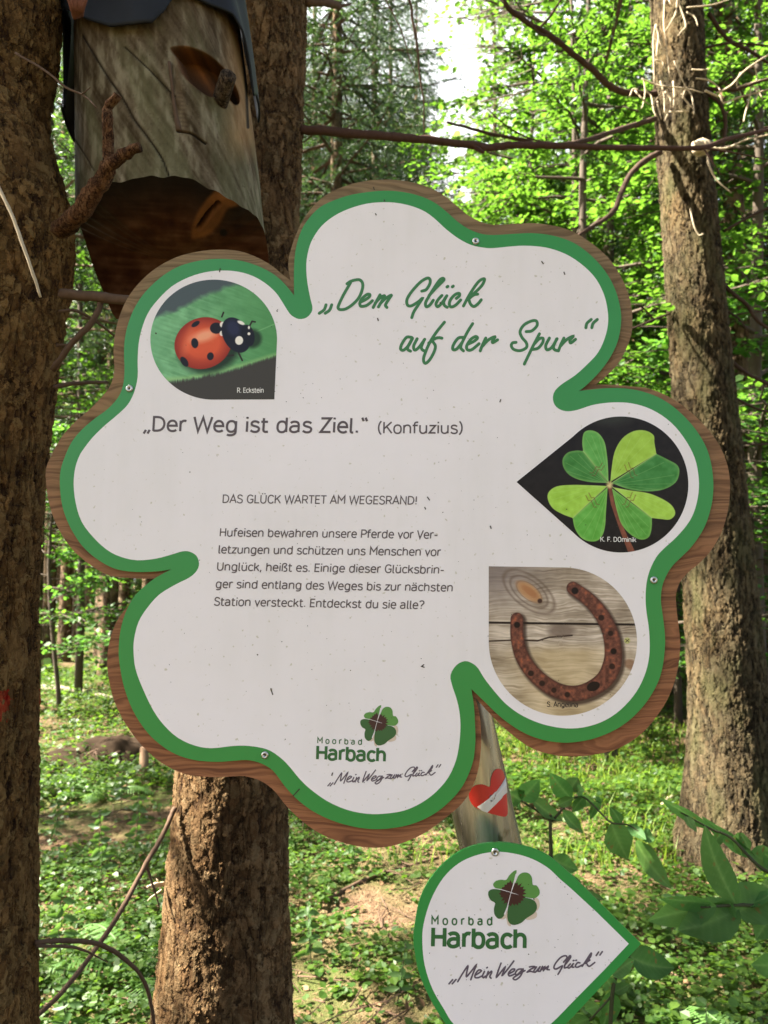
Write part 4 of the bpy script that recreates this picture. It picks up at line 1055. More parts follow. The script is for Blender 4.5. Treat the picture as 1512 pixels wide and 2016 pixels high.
# ------------------------------------------------------------------ middle spruce
MID_D = 2.12
mid = [(438, 2240, 150), (439, 2016, 141), (446, 1800, 126), (456, 1560, 115), (470, 1200, 107), (490, 700, 100), (506, 380, 97), (521, 0, 97), (530, -250, 92)]
path = np.array([at(x, y, MID_D) for x, y, r in mid]); rad = np.array([r * MID_D / F_PX * .93 for x, y, r in mid])
MB = path[0].copy(); MB[2] = ground_z(MB[0], MB[1])
path[0][2] = MB[2] - .05; rad[0] *= 1.25
spruce_mid = empty("spruce_tree", MB, "spruce with flaky brown bark behind the clover sign and nest log", "tree", "spruces close to the sign")
V, F = trunk_mesh(path, rad, 820, 340, .012, 9)
part("trunk", V, F, M_BARK_MID, spruce_mid, True)
tp = path[-1]
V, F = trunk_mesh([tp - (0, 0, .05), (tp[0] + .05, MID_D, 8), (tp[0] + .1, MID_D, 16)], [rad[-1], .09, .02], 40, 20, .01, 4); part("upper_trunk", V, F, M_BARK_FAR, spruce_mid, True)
g = Geo(); px_branch(g, [(590, 254, 2.1), (640, 258, 2.12), (760, 268, 2.2), (840, 275, 2.28), (930, 286, 2.35), (960, 291, 2.38), (1010, 286, 2.42), (1080, 286, 2.48), (1180, 290, 2.56), (1280, 291, 2.65), (1380, 291, 2.72), (1440, 272, 2.8), (1530, 252, 2.9)], .0125, .007, n=10, seed=31)
px_branch(g, [(930, 286, 2.35), (945, 296, 2.34), (952, 300, 2.33)], .008, .005, seed=33)
px_branch(g, [(1382, 291, 2.72), (1440, 300, 2.75), (1530, 318, 2.8)], .0035, .002, seed=34); px_branch(g, [(1385, 292, 2.72), (1400, 315, 2.7), (1420, 345, 2.7)], .003, .0015, seed=35)
o = g.build("branch", plain("dark_bare_branch", (0.075, 0.038, 0.026), .9, .2, .35, 50, bump=.6), spruce_mid); o['label'] = "long bare branch stretching to the right across the frame"
g = Geo(); px_branch(g, [(600, 2, 2.1), (640, 4, 2.14), (668, 12, 2.2)], .014, .010, seed=36); px_branch(g, [(668, 12, 2.2), (690, 8, 2.24)], .005, .003, seed=36); g.build("branch", M_TWIG, spruce_mid)
g = Geo(); px_branch(g, [(560, -230, 2.2), (700, -150, 2.4), (800, -10, 2.6), (812, 40, 2.6), (822, 95, 2.6), (826, 150, 2.6), (834, 200, 2.6), (835, 268, 2.6)], .0055, .0022, n=6, seed=37); px_branch(g, [(700, -120, 2.5), (765, 10, 2.6), (790, 60, 2.6), (808, 120, 2.62), (818, 150, 2.62)], .0026, .0014, n=5, seed=38); g.build("branch", M_TWIG, spruce_mid)
g = Geo(); px_branch(g, [(345, 1590, 2.02), (333, 1616, 2.0), (312, 1660, 1.96), (288, 1700, 1.92), (240, 1790, 1.85), (180, 1880, 1.75), (120, 1955, 1.66), (60, 2012, 1.6)], .006, .0045, seed=39); px_branch(g, [(286, 1700, 1.92), (300, 1740, 1.93), (314, 1786, 1.94)], .0035, .0015, seed=40)
o = g.build("branch", M_TWIG, spruce_mid); o['label'] = "dead branch slanting down to the left from the trunk"
g = Geo(); px_branch(g, [(322, 1740, 2.05), (305, 1742, 2.02), (290, 1746, 2.0)], .006, .003, seed=41); px_branch(g, [(318, 1752, 2.05), (300, 1765, 2.03), (290, 1774, 2.02)], .0025, .001, seed=42); px_branch(g, [(317, 1745, 2.04), (308, 1730, 2.03)], .003, .001, seed=43); g.build("branch", M_TWIG_PALE, spruce_mid)
gw, V, F = spruce_crown(52, 6.6, 15, 3.2, .42, 6, .16, 60, .06, .013)
off = np.array([tp[0] + .05, MID_D, 0]); VV, _ = gw.out()
g = Geo(); g.add(VV + off, None, np.concatenate(gw.F4)); tag(g.build("crown_limb", M_TWIG, spruce_mid, False), kind="stuff")
part("crown", V + off, [F], M_NEEDLE, spruce_mid)

# ------------------------------------------------------------------ right spruce
RD = 4.6
rt = [(1446, 1760, 110), (1444, 1690, 100), (1440, 1620, 91), (1438, 1500, 81), (1435, 1400, 75), (1420, 1200, 69), (1404, 1000, 66), (1379, 700, 58.5), (1362, 480, 56), (1344, 280, 53), (1331, 0, 52), (1320, -250, 50)]
path = np.array([at(x, y, RD) for x, y, r in rt]); rad = np.array([r * RD / F_PX for x, y, r in rt])
RB = path[1].copy(); RB[2] = ground_z(RB[0], RB[1]); path[0][2] = min(path[0][2], RB[2] - .1)
spruce_right = empty("spruce_tree", RB, "tall grey-barked spruce on the right with pale dead twigs and a mossy foot", "tree", "spruces close to the sign")
def roots(A, Z): return np.exp(-Z / .20) * (.16 + .55 * np.clip(np.cos(3 * (A - 2.5)), 0, 1) ** 2)
V, F = trunk_mesh(path, rad, 620, 240, .012, 13, flare=roots); part("trunk", V, F, M_BARK_RIGHT, spruce_right, True)
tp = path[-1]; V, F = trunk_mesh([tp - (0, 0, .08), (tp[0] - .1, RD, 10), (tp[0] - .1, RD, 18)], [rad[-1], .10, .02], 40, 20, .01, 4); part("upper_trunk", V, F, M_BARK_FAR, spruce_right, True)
M_DARKB = plain("dark_branch", (0.06, 0.036, 0.024), .9, .2, .35, 30, bump=.5)
def limb(*lines):
    o = None
    for i, (pts, a, b) in enumerate(lines):
        g = Geo(); px_branch(g, pts, a, b, seed=60 + i); q = g.build("twig" if o else "branch", M_DARKB, o or spruce_right); o = o or q
limb(([(1300, 186, 4.6), (1255, 184, 4.55), (1222, 180, 4.5), (1195, 165, 4.45), (1170, 140, 4.4), (1138, 115, 4.3), (1090, 75, 4.2), (1040, 45, 4.1), (1000, 15, 4.0), (985, -10, 4.0)], .020, .012), ([(1085, 72, 4.2), (1060, 65, 4.1), (1045, 40, 4.0)], .008, .004), ([(1060, 58, 4.15), (1085, 30, 4.1), (1110, -10, 4.0)], .008, .004))
limb(([(1290, 234, 4.5), (1250, 246, 4.4), (1190, 265, 4.2), (1130, 282, 4.0), (1070, 288, 3.9), (1030, 276, 3.8), (960, 262, 3.7), (880, 240, 3.6)], .016, .006), ([(1110, 284, 3.95), (1050, 275, 3.8), (1000, 250, 3.7), (960, 215, 3.6)], .005, .002))
limb(([(1300, 300, 4.5), (1272, 315, 4.45), (1240, 345, 4.4), (1225, 375, 4.35), (1212, 410, 4.3), (1190, 432, 4.25), (1160, 450, 4.2), (1130, 470, 4.15)], .018, .010))
limb(([(1318, 618, 4.5), (1290, 628, 4.4), (1262, 640, 4.3), (1240, 648, 4.2)], .007, .005), ([(1286, 628, 4.4), (1268, 608, 4.35), (1250, 600, 4.3)], .006, .003))
limb(([(1395, 25, 4.6), (1430, 75, 4.7), (1475, 100, 4.8), (1530, 135, 4.9)], .014, .008), ([(1385, 95, 4.6), (1440, 85, 4.6), (1530, 92, 4.6)], .008, .005))
limb(([(1372, 172, 4.55), (1400, 175, 4.5), (1445, 177, 4.45), (1490, 162, 4.4), (1540, 148, 4.35)], .012, .008), ([(1395, 185, 4.5), (1418, 205, 4.5), (1428, 240, 4.5), (1424, 285, 4.5), (1420, 300, 4.5)], .012, .009))
limb(([(1424, 560, 4.6), (1445, 580, 4.6), (1470, 600, 4.6), (1490, 630, 4.6), (1530, 660, 4.6)], .013, .009), ([(1430, 612, 4.6), (1455, 628, 4.55), (1475, 655, 4.5)], .007, .004), ([(1445, 620, 4.6), (1500, 612, 4.6), (1530, 606, 4.6)], .005, .004))
limb(([(1440, 712, 4.6), (1470, 735, 4.6), (1500, 750, 4.6), (1530, 765, 4.6)], .012, .010), ([(1448, 785, 4.6), (1490, 805, 4.6), (1530, 815, 4.6)], .009, .006), ([(1455, 870, 4.6), (1490, 876, 4.6), (1530, 870, 4.6)], .007, .005), ([(1425, 455, 4.6), (1470, 430, 4.6), (1530, 400, 4.6)], .009, .006))
# pale dead twigs
TW = [[(1308,0),(1307,50),(1312,90),(1318,150)],[(1334,-5),(1330,25),(1318,48),(1309,62)],[(1334,0),(1342,22),(1350,50),(1341,62),(1335,71)],[(1352,24),(1368,34),(1374,52)],[(1315,-6),(1322,14)],[(1291,48),(1286,80),(1287,120),(1288,165)],[(1290,50),(1296,70),(1294,95),(1292,112)],[(1291,48),(1298,75),(1303,98)],[(1288,76),(1293,88),(1292,112)],[(1290,118),(1303,122),(1308,135)],
 [(1263,155),(1290,166),(1310,170),(1350,174),(1385,183)],[(1268,158),(1270,180),(1266,205),(1262,214)],[(1270,178),(1282,190),(1286,215),(1292,230)],[(1300,160),(1306,180),(1308,205),(1308,222)],[(1309,180),(1320,195),(1318,215),(1308,238)],[(1325,160),(1327,185),(1326,212)],[(1352,174),(1360,185),(1365,205),(1366,225)],[(1352,172),(1346,184),(1343,194)],[(1318,220),(1330,220),(1356,219)],[(1294,200),(1298,218),(1302,234)],[(1250,178),(1262,192),(1278,206)],[(1240,190),(1246,176),(1256,176)],[(1302,185),(1290,198),(1285,212)],
 [(1361,137),(1380,138),(1398,135)],[(1370,154),(1395,158),(1412,170),(1418,178)],[(1388,178),(1410,188),(1418,190),(1423,202)],[(1410,184),(1440,168),(1460,145),(1490,122),(1530,98)],[(1424,204),(1460,190),(1500,180),(1530,168)],[(1479,165),(1475,195),(1468,220),(1464,240)],[(1480,168),(1492,178),(1501,194)],[(1450,170),(1452,155),(1458,142)],[(1486,132),(1490,150),(1488,160)],[(1450,172),(1490,160),(1530,150)],[(1352,15),(1400,10),(1440,-2)],[(1395,290),(1430,292),(1470,275),(1530,262)],[(1392,306),(1398,330),(1412,355),(1440,380)],[(1359,410),(1365,440),(1375,462),(1385,460)],[(1340,185),(1352,200),(1362,212)],[(1328,120),(1340,150),(1352,175)],[(1380,290),(1388,295),(1394,296)]]
rs = np.random.RandomState(77)
for i, L in enumerate(TW):
    g = Geo()
    r = .0062 if L[0][0] > 1380 and len(L) > 3 else .0046
    D0 = 4.30 if L[0][0] < 1400 else 4.45
    (px_branch)(g, [(x, y, D0 - .012 * j + rs.uniform(-.01, .01)) for j, (x, y) in enumerate(L)], r, r * .55, n=5, seed=100 + i)
    g.build("dead_twig", M_TWIG_PALE, spruce_right)
g = Geo(); px_branch(g, [(1385, 292, 4.36), (1378, 290, 4.33), (1368, 283, 4.30)], .050, .020, n=10, seed=5); g.build("branch_stub", M_TWIG_PALE, spruce_right)
gw, V, F = spruce_crown(53, 6.3, 17, 3.0, .5, 5, .18, 45, .08, .02)
off = np.array([tp[0] - .1, RD, 0]); VV, _ = gw.out()
g = Geo(); g.add(VV + off, None, np.concatenate(gw.F4)); tag(g.build("crown_limb", M_TWIG, spruce_right, False), kind="stuff")
part("crown", V + off, [F], M_NEEDLE, spruce_right)

# ------------------------------------------------------------------ the hollow nest log
LOG_D, LR = 1.56, .183
la, lb = at(312, 20, LOG_D), at(343, 455, LOG_D)            # axis: upper and lower point
lax = (la - lb) / np.linalg.norm(la - lb)
lu = np.cross(lax, np.array([0, -1.0, 0])); lu /= np.linalg.norm(lu)   # to the right, seen from the camera
if lu[0] < 0: lu = -lu
lv = np.cross(lu, lax); lv = lv if lv[1] < 0 else -lv       # to the camera
nest = empty("nest_log", lb - lax * .1, "hollow grey nest log with a carved face-like opening and perch, under a dark rubber sheet", "nest box")
def log_pt(th, s, r): return lb + lu * (np.sin(th) * r)[..., None] + lv * (np.cos(th) * r)[..., None] + lax * np.asarray(s)[..., None]
NA, NS = 420, 330
th = np.linspace(-np.pi, np.pi, NA, endpoint=False)
S_TOP = .47
HEM_T = np.radians([-180, -120, -92, -77, -62, -51, -38, -25, -14, 0, 12, 25, 34, 44, 58, 70, 84, 120, 180])
HEM_Y = [None, None, 452, 428, 404, 388, 372, 358, 353, 351, 350, 353, 368, 392, 408, 424, 450, None, None]
def _s(t, y): return float((at(343 + 183 * math.sin(t), y, LOG_D - LR * math.cos(t)) - lb) @ lax)
HEM_S = np.array([(_s(t, y) if y else np.nan) for t, y in zip(HEM_T, HEM_Y)]); HEM_S[[0, -1]] = -.165; HEM_S[[1, -2]] = -.135
_ht = np.linspace(-np.pi, np.pi, 361); _hs = np.interp(_ht, HEM_T, HEM_S); _hk = np.exp(-np.linspace(-2, 2, 21) ** 2); _hs = np.convolve(np.r_[_hs[-11:-1], _hs, _hs[1:11]], _hk / _hk.sum(), 'valid')
def hem(t):   # chainsaw-cut lower end, higher in front, a little ragged
    return np.interp(np.asarray(t), _ht, _hs) + .0012 * np.sin(np.asarray(t) * 31) + .005 * (np.interp(np.asarray(t), np.linspace(-3.2, 3.2, 60), np.random.RandomState(3).uniform(-1, 1, 60)))
A, Q = np.meshgrid(th, np.linspace(0, 1, NS)); S = hem(A) + (S_TOP - hem(A)) * Q
rr = LR * (1 + .05 * (fbm(np.stack([np.cos(A).ravel() * 1.3 + 9, np.sin(A).ravel() * 1.3 + S.ravel() * 1.2], 1), 5, 3).reshape(A.shape) - .5)) * (1 - .10 * np.clip((S - .1) / .4, 0, 1)) + .006 * np.exp(-(S - hem(A)) / .05)
V = log_pt(A, S, rr).reshape(-1, 3); px = to_px(V); front = (np.cos(A).ravel() > -.05)
g1 = fbm(np.stack([A.ravel() * 5 + S.ravel() * 7, S.ravel() * 6], 1), 31, 5); g2 = vnoise(np.stack([(A.ravel() + 3.3 * S.ravel()) * 16, S.ravel() * 5], 1), 33); g3 = fbm(np.stack([A.ravel() * 16, S.ravel() * 22], 1), 35, 4)
g4 = vnoise(np.stack([(A.ravel() + 3.3 * S.ravel()) * 48, S.ravel() * 9], 1), 36); g5 = fbm(np.stack([A.ravel() * 40, S.ravel() * 150], 1), 37, 3)
C = np.tile(np.array([102., 89., 68.]), (len(V), 1)) + ((g1 - .5) * 70 + (g2 - .5) * 40 + (g3 - .5) * 70 + (g4 - .5) * 30 + (g5 - .5) * 30)[:, None]
C = blend(C, np.clip((g5 - .68) * 8, 0, 1) * .5, (58, 44, 30))
C = blend(C, np.clip((g1 - .46) * 5, 0, 1) * .45, (92, 94, 60)); C = blend(C, np.clip((g3 - .55) * 6, 0, 1) * .5, (150, 142, 116))
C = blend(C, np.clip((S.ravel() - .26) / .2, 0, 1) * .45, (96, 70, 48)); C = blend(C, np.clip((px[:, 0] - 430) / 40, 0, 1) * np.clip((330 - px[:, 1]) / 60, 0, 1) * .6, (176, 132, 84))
EYE = np.array([(336,96),(352,91),(380,94),(414,110),(444,138),(462,165),(472,196),(462,206),(440,186),(414,190),(388,174),(364,152),(352,130),(346,112)], float)
d, s = polyc(px, catmull(EYE, 4, closed=True), 5); m = np.clip(s / 9, 0, 1) * front
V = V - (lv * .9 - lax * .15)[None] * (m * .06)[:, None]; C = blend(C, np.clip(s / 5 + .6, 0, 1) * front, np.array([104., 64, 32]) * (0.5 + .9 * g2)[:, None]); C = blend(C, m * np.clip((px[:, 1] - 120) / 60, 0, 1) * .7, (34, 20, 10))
for L, wd, dep in (([(163,70),(190,115),(215,155),(240,190),(265,235),(290,268),(318,310),(332,345)], 3, .006), ([(246,92),(285,128),(318,162),(345,190)], 2.4, .004), ([(350,258),(375,262),(390,272),(404,282)], 4, .007), ([(145,270),(170,310),(185,335)], 2, .003), ([(470,60),(478,110),(484,170),(488,250)], 5, .004)):
    d, _ = seg_dist(px, catmull(L, 4)); q = np.clip(1.25 - d / (wd * .62), 0, 1) * front * np.clip(.45 + 1.1 * g3, 0, 1); V = V - lv[None] * (q * dep)[:, None]; C = blend(C, q * .9, (24, 18, 12))
q = polyc(px, np.array([(340,110),(352,120),(372,265),(352,258),(344,190)], float), 8)[0] * front; C = blend(C, q * .28, (126, 96, 66))
lad = np.clip(.5 - abs(((px[:, 1] - px[:, 0] * .1) / 8.0) % 1 - .5) * 1.2, 0, 1) * polyc(px, np.array([(348,180),(358,182),(374,258),(354,255)], float), 4)[0] * front; C = blend(C, lad * .6, (48, 34, 24))
i = np.arange(NS - 1)[:, None] * NA; j = np.arange(NA)[None]; kk = (j + 1) % NA
F4 = np.stack([i + j, i + kk, i + NA + kk, i + NA + j], -1).reshape(-1, 4)
M_LOG = paint_material("debarked_log", .85, .2, grain=.45, scale=160)
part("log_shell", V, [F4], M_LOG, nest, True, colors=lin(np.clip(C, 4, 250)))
# the cut end below
NR = 90; t = np.linspace(0, 1, NR); A, T = np.meshgrid(th, t); rim_r = rr[0][None]
dome = .05 * (1 - T ** 2) * 0
S = hem(A) * T ** 1.5 + (-.06) * (1 - T ** 1.5); V = log_pt(A, S, rim_r * T).reshape(-1, 3); px = to_px(V)
n = fbm(px / 26., 61, 4); st = vnoise(np.stack([px[:, 0] / 60 + px[:, 1] / 20, px[:, 1] / 5 - px[:, 0] / 60], 1), 62)
C = np.array([80., 46, 24]) + ((n - .5) * 64 + (st - .5) * 30)[:, None]
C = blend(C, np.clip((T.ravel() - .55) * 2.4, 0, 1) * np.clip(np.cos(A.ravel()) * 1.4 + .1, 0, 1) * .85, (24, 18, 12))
C = blend(C, polyc(px, catmull([(378,468),(384,430),(404,396),(426,374),(446,366),(464,380),(470,404),(448,412),(432,440),(410,462)], 4, closed=True), 7)[0], np.array([122., 78, 42]) * (.75 + .5 * n)[:, None])
C = blend(C, linec(px, np.array([(392, 448), (412, 420), (430, 402)]), 8)[0], (30, 18, 10)); C = blend(C, ell(px, 440, 458, 7, 7)[0], (24, 14, 8))
q = np.clip(1.3 - seg_dist(px, np.array([(392, 448), (412, 420), (430, 402)]))[0] / 5, 0, 1); V = V + lax[None] * (q * .02)[:, None]
i = np.arange(NR - 1)[:, None] * NA
F4 = np.stack([i + j, i + kk, i + NA + kk, i + NA + j], -1).reshape(-1, 4)
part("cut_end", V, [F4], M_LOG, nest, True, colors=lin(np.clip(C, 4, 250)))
# perch peg and thin stick
def on_log(x, y, lift=0.0):
    o = np.array([0, 0, CAM_H]); d = at(x, y, 1.0) - o; d /= np.linalg.norm(d); w0 = o - lb
    dp = d - lax * (d @ lax); wp_ = w0 - lax * (w0 @ lax); r = LR * .96 + lift; a, b, c = dp @ dp, 2 * dp @ wp_, wp_ @ wp_ - r * r
    return o + d * ((-b - math.sqrt(max(b * b - 4 * a * c, 0))) / (2 * a))
a = on_log(424, 228, -.03); b = a + (lv * .8 + lu * .42 + lax * .22) * .105
g = Geo(); add_tube(g, [a, a * .5 + b * .5, b], .0155, 14, rough=.04); g.build("perch", bark_material("perch_bark", (.02, .014, .01), (.085, .06, .042), (.16, .12, .085), (160, 160, 60), .004, displace=False), nest)
g = Geo(); add_tube(g, catmull([on_log(333, 122, .006), on_log(337, 150, .007), on_log(341, 190, .006), on_log(346, 225, .006), on_log(352, 258, .008)], 4), [.0032, .0026, .0055], 8, rough=.15); g.build("stick", M_TWIG, nest)
# rubber sheet over the top
t = np.linspace(-1.95, 2.0, 260); HS = 26
dg = np.degrees(t)
HT = [-84, -79, -75, -68, -60, -45, -30, -15, 0, 9, 16, 22, 30, 45, 60, 68, 76, 83]
HY = [206, 214, 90, 24, 18, 26, 40, 51, 53, 52, 28, -4, -14, 6, 30, 66, 128, 190]
def _s2(t, y): return float((at(312 + 190 * math.sin(R(t)), y, LOG_D - LR * math.cos(R(t))) - lb) @ lax)
hemS = np.interp(dg, [-112, -100] + HT + [95, 115], [.24, .235] + [_s2(t_, y_) for t_, y_ in zip(HT, HY)] + [.285, .27]) + .002 * np.sin(t * 5)
flare = np.interp(dg, [-112, -86, -74, -60, -30, 0, 20, 45, 70, 85, 115], [.035, .03, .016, .022, .014, .02, .012, .010, .018, .016, .02])
A, Q = np.meshgrid(t, np.linspace(0, 1, HS)); S = hemS[None] + (.52 - hemS[None]) * Q
rr2 = LR * .95 + .004 + flare[None] * (1 - Q) + .004 * np.sin(A * 7 + Q * 3)
V1 = log_pt(A, S, rr2).reshape(-1, 3); V2 = log_pt(A, S, rr2 - .004).reshape(-1, 3); n = 260
i = np.arange(HS - 1)[:, None] * n; j = np.arange(n - 1)[None]; f = np.stack([i + j, i + j + 1, i + n + j + 1, i + n + j], -1).reshape(-1, 4)
N = HS * n; e = np.arange(n - 1); hemf = np.stack([e, e + N, e + 1 + N, e + 1], 1)
part("rubber_sheet", np.vstack([V1, V2]), [f, f[:, ::-1] + N, hemf], plain("dark_rubber", (0.014, 0.016, 0.021), .6, .2, .4, 12, bump=.4), nest, True)
# ------------------------------------------------------------------ ground
def ground_material():
    t = NT("forest_floor"); v = t.coord()
    n1 = t.noise(v, 1.1, 5.0, .6); n2 = t.noise(v, 26.0, 5.0, .65); n3 = t.noise(v, 130.0, 3.0)
    c = t.ramp(n2, [(.3, (.030, .018, .010)), (.5, (.085, .052, .030)), (.72, (.19, .125, .075))])
    c = t.mix(t.ramp(n3, [(.45, (0, 0, 0)), (.6, (1, 1, 1))]), c, t.mix(.5, c, (.26, .17, .10, 1)))
    c = t.mix(t.ramp(n1, [(.42, (0, 0, 0)), (.58, (.8, .8, .8))]), c, t.mix(n3, (.018, .034, .006, 1), (.085, .115, .028, 1)))
    p = t.principled(Base_Color=c, Roughness=.95, Specular_IOR_Level=.1)
    t.set(p, 'Normal', t.bump(t.math('ADD', n2, t.math('MULTIPLY', n3, .5)), .8, .03)); return t.m
u = np.linspace(-1, 1, 260); gx = np.sign(u) * (14 * abs(u) + 170 * abs(u) ** 5)
v_ = np.linspace(-1, 1, 260); gy = 8 + np.sign(v_) * (16 * abs(v_) + 170 * abs(v_) ** 5)
X, Y = np.meshgrid(gx, gy); Z = ground_z(X, Y)
n = 260; i = np.arange(n - 1)[:, None] * n; j = np.arange(n - 1)[None]
gr = part("ground", np.stack([X, Y, Z], -1).reshape(-1, 3), [np.stack([i + j, i + j + 1, i + n + j + 1, i + n + j], -1).reshape(-1, 4)], ground_material(), None, True)
gr['kind'] = 'structure'

# ------------------------------------------------------------------ forest floor plants
M_HERB = leaf_material("herb_leaves", (.020, .060, .008), (.072, .128, .014), (.19, .34, .03), .38)
M_GRASS = leaf_material("grass_blades", (.085, .15, .016), (.17, .24, .030), (.34, .48, .05), .42)
M_LITTER = leaf_material("leaf_litter", (.16, .095, .05), (.30, .19, .11), (.10, .05, .02), .1, .8, .1)
SKY_GAP = [(916, 100, 26, 46), (885, 180, 24, 20), (925, 150, 16, 24), (900, 295, 20, 20), (860, 262, 14, 8), (915, 385, 12, 16)]
def in_gap(V):
    p = to_px(V); q = np.zeros(len(V), bool); e = np.random.RandomState(2).uniform(.7, 1.25, len(V))
    for x, y, a, b in SKY_GAP: q |= (((p[:, 0] - x) / a) ** 2 + ((p[:, 1] - y) / b) ** 2) < e
    return q & (V[:, 1] > 0)
def scatter(rs, n, y0, y1, side=.58, pw=1.0):
    y = y0 + (y1 - y0) * rs.rand(n) ** pw; x = rs.uniform(-1, 1, n) * (side * y + .4); return x, y
def patch(x, y, s, seed, lo, hi):
    return np.clip((fbm(np.stack([x, y], 1) * s + 50, seed, 4) - lo) / (hi - lo), 0, 1)
rs = np.random.RandomState(5)
# low herbs: small rosettes of leaves on short stalks
def herbs(n, y0, y1, size, hmax, pw, seed, lo=.30, hi=.50, mat=M_HERB, per=5):
    rs = np.random.RandomState(seed); x, y = scatter(rs, n, y0, y1, pw=pw)
    d = patch(x, y, .9, 71, lo, hi); k = rs.rand(n) < d * .92 + .12; x, y = x[k], y[k]; n = len(x)
    z = ground_z(x, y); h = rs.uniform(.15, 1, n) * hmax * (.5 + d[k]); sz = size * rs.uniform(.55, 1.5, n)
    a = rs.uniform(0, 6.28, (n, per)) * .25 + np.arange(per)[None] * 6.28 / per + rs.uniform(0, 6.28, n)[:, None]
    P = np.stack([x[:, None] + np.cos(a) * .012, y[:, None] + np.sin(a) * .012, z[:, None] + h[:, None] * rs.uniform(.7, 1.1, (n, per))], -1).reshape(-1, 3)
    dirs = np.stack([np.cos(a), np.sin(a), rs.uniform(-.25, .35, (n, per))], -1).reshape(-1, 3)
    return leaf_cards(rs, P, .30, np.repeat(sz, per), 1.35, dirs)
g = Geo()
for a in ((20000, 2.4, 6.5, .026, .085, 1.0, 1), (19000, 5.5, 14, .036, .12, .9, 2), (7000, 12, 30, .09, .22, .8, 3)):
    V, F = herbs(*a); g.add(V, None, F)
tag(g.build("ground_cover", M_HERB, None, False), "low green herbs covering the forest floor", "ground cover", kind='stuff')
x, y = scatter(rs, 26000, 4.4, 14); k = rs.rand(26000) < patch(x, y, .55, 77, .40, .56) * np.clip((x + 1.2) / 1.5, .12, 1); x, y = x[k], y[k]; z = ground_z(x, y); m = len(x)
a = rs.uniform(0, 6.28, m); L = rs.uniform(.08, .22, m); lean = rs.uniform(.1, .8, m); dx, dy = np.cos(a), np.sin(a); w_ = .004
B = np.stack([x, y, z - .01], 1); T = B + np.stack([dx * L * lean, dy * L * lean, L], 1); M_ = (B + T) / 2 + np.stack([-dx * L * .12, -dy * L * .12, L * .15], 1); s = np.stack([-dy, dx, 0 * a], 1) * w_
V = np.stack([B - s, B + s, M_ + s * .8, M_ - s * .8, T], 1).reshape(-1, 3); b = np.arange(m)[:, None] * 5
tag(part("grass", V, [b + np.array([[3, 2, 4]]), b + np.array([[0, 1, 2, 3]])], M_GRASS), "thin grass in the sunlit clearing", "grass", kind='stuff')
x, y = scatter(rs, 7000, 2.4, 13, pw=.9); z = ground_z(x, y)
V, F = leaf_cards(rs, np.stack([x, y, z + .008], 1), .35, np.full(len(x), .034), .8); tag(part("leaf_litter", V, [F], M_LITTER), "dry brown leaves lying on the forest floor", "leaf litter", kind='stuff')
n_ = 42000; x, y = scatter(rs, n_, 2.4, 9, pw=.85); z = ground_z(x, y); a = rs.uniform(0, 6.28, n_); L = rs.uniform(.015, .05, n_); w_ = rs.uniform(.0012, .003, n_)
B = np.stack([x, y, z + .004], 1); d = np.stack([np.cos(a) * L, np.sin(a) * L, rs.uniform(-.1, .5, n_) * L], 1); s = np.stack([-np.sin(a) * w_, np.cos(a) * w_, 0 * a], 1)
tag(part("needle_litter", np.stack([B - s, B + s, B + d], 1).reshape(-1, 3), [np.arange(3 * n_).reshape(-1, 3)], leaf_material("dry_needles", (.10, .055, .028), (.26, .17, .10), (.05, .03, .01), .05, .8, .1)), "dry brown spruce needles and chips strewn over the soil", "needle litter", kind='stuff')
g = Geo(); x, y = scatter(rs, 1500, 2.5, 12); z = ground_z(x, y)
for p, q, r in zip(x, y, z):
    a = rs.uniform(0, 6.28); L = rs.uniform(.08, .45); e = np.array([math.cos(a), math.sin(a), 0]) * L; c = np.array([p, q, r + .015])
    add_tube(g, [c - e * .5, c + rs.normal(0, .02, 3), c + e * .5 + (0, 0, rs.uniform(0, .04))], [.004, .002], 4, cap=False)
tag(g.build("fallen_twigs", M_TWIG, None, False), "small dead twigs scattered over the ground", "twigs", kind='stuff')

# ------------------------------------------------------------------ copies
def copy_thing(root, loc, rot, scale, label, group):
    r = root.copy(); COL.objects.link(r); r.location = Vector(loc); r.rotation_euler = (0, 0, rot); r.scale = (scale,) * 3
    r['label'] = label
    if group: r['group'] = group
    for ch in root.children:
        c = ch.copy(); COL.objects.link(c); c.parent = r
        for q in ch.children:
            e = q.copy(); COL.objects.link(e); e.parent = c
    return r
def gpt(px, D):
    p = at(px, 1200, D); return (p[0], D, float(ground_z(p[0], D)) - .05)

def spruce_proto(seed, h, r0, z0, rad, mat, label, dead=5, group="spruces of the forest", **k):
    rs = np.random.RandomState(seed)
    root = empty("spruce_tree", (0, 0, 0), label, "tree", group)
    q = np.linspace(0, 1, 7); T = [(.05 * math.sin(3 * t), .05 * math.cos(2 * t) - .05, h * t - .1) for t in q]
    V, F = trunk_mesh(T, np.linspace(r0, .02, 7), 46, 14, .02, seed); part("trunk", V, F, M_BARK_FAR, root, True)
    g, V, F = spruce_crown(seed, z0, h, rad, **k)
    for i in range(dead * 3):          # dry snags below the live crown
        z = rs.uniform(.12, 1) * z0; a = rs.uniform(0, 6.28); L = rs.uniform(.3, 1.3); d = np.array([math.cos(a), math.sin(a), rs.uniform(-.35, .1)])
        add_tube(g, [(0, 0, z), d * L * .5 + (0, 0, z), d * L + (0, 0, z - .08)], [.010, .003], 4, cap=False)
    tag(g.build("crown_limb", M_TWIG, root, False), kind="stuff")
    part("crown", V, [F], mat, root)
    return root

# ---- the dark spruce behind the top of the sign
behind = spruce_proto(201, 17, .145, 2.6, 2.7, M_NEEDLE, "blue-green spruce behind the top lobe of the clover sign", dead=3, whorl=.31, per=6, twig_sp=.13, per_m=120, nl=.055, nw=.012)
behind.location = Vector(gpt(650, 11)); behind.rotation_euler = (0, 0, .4)
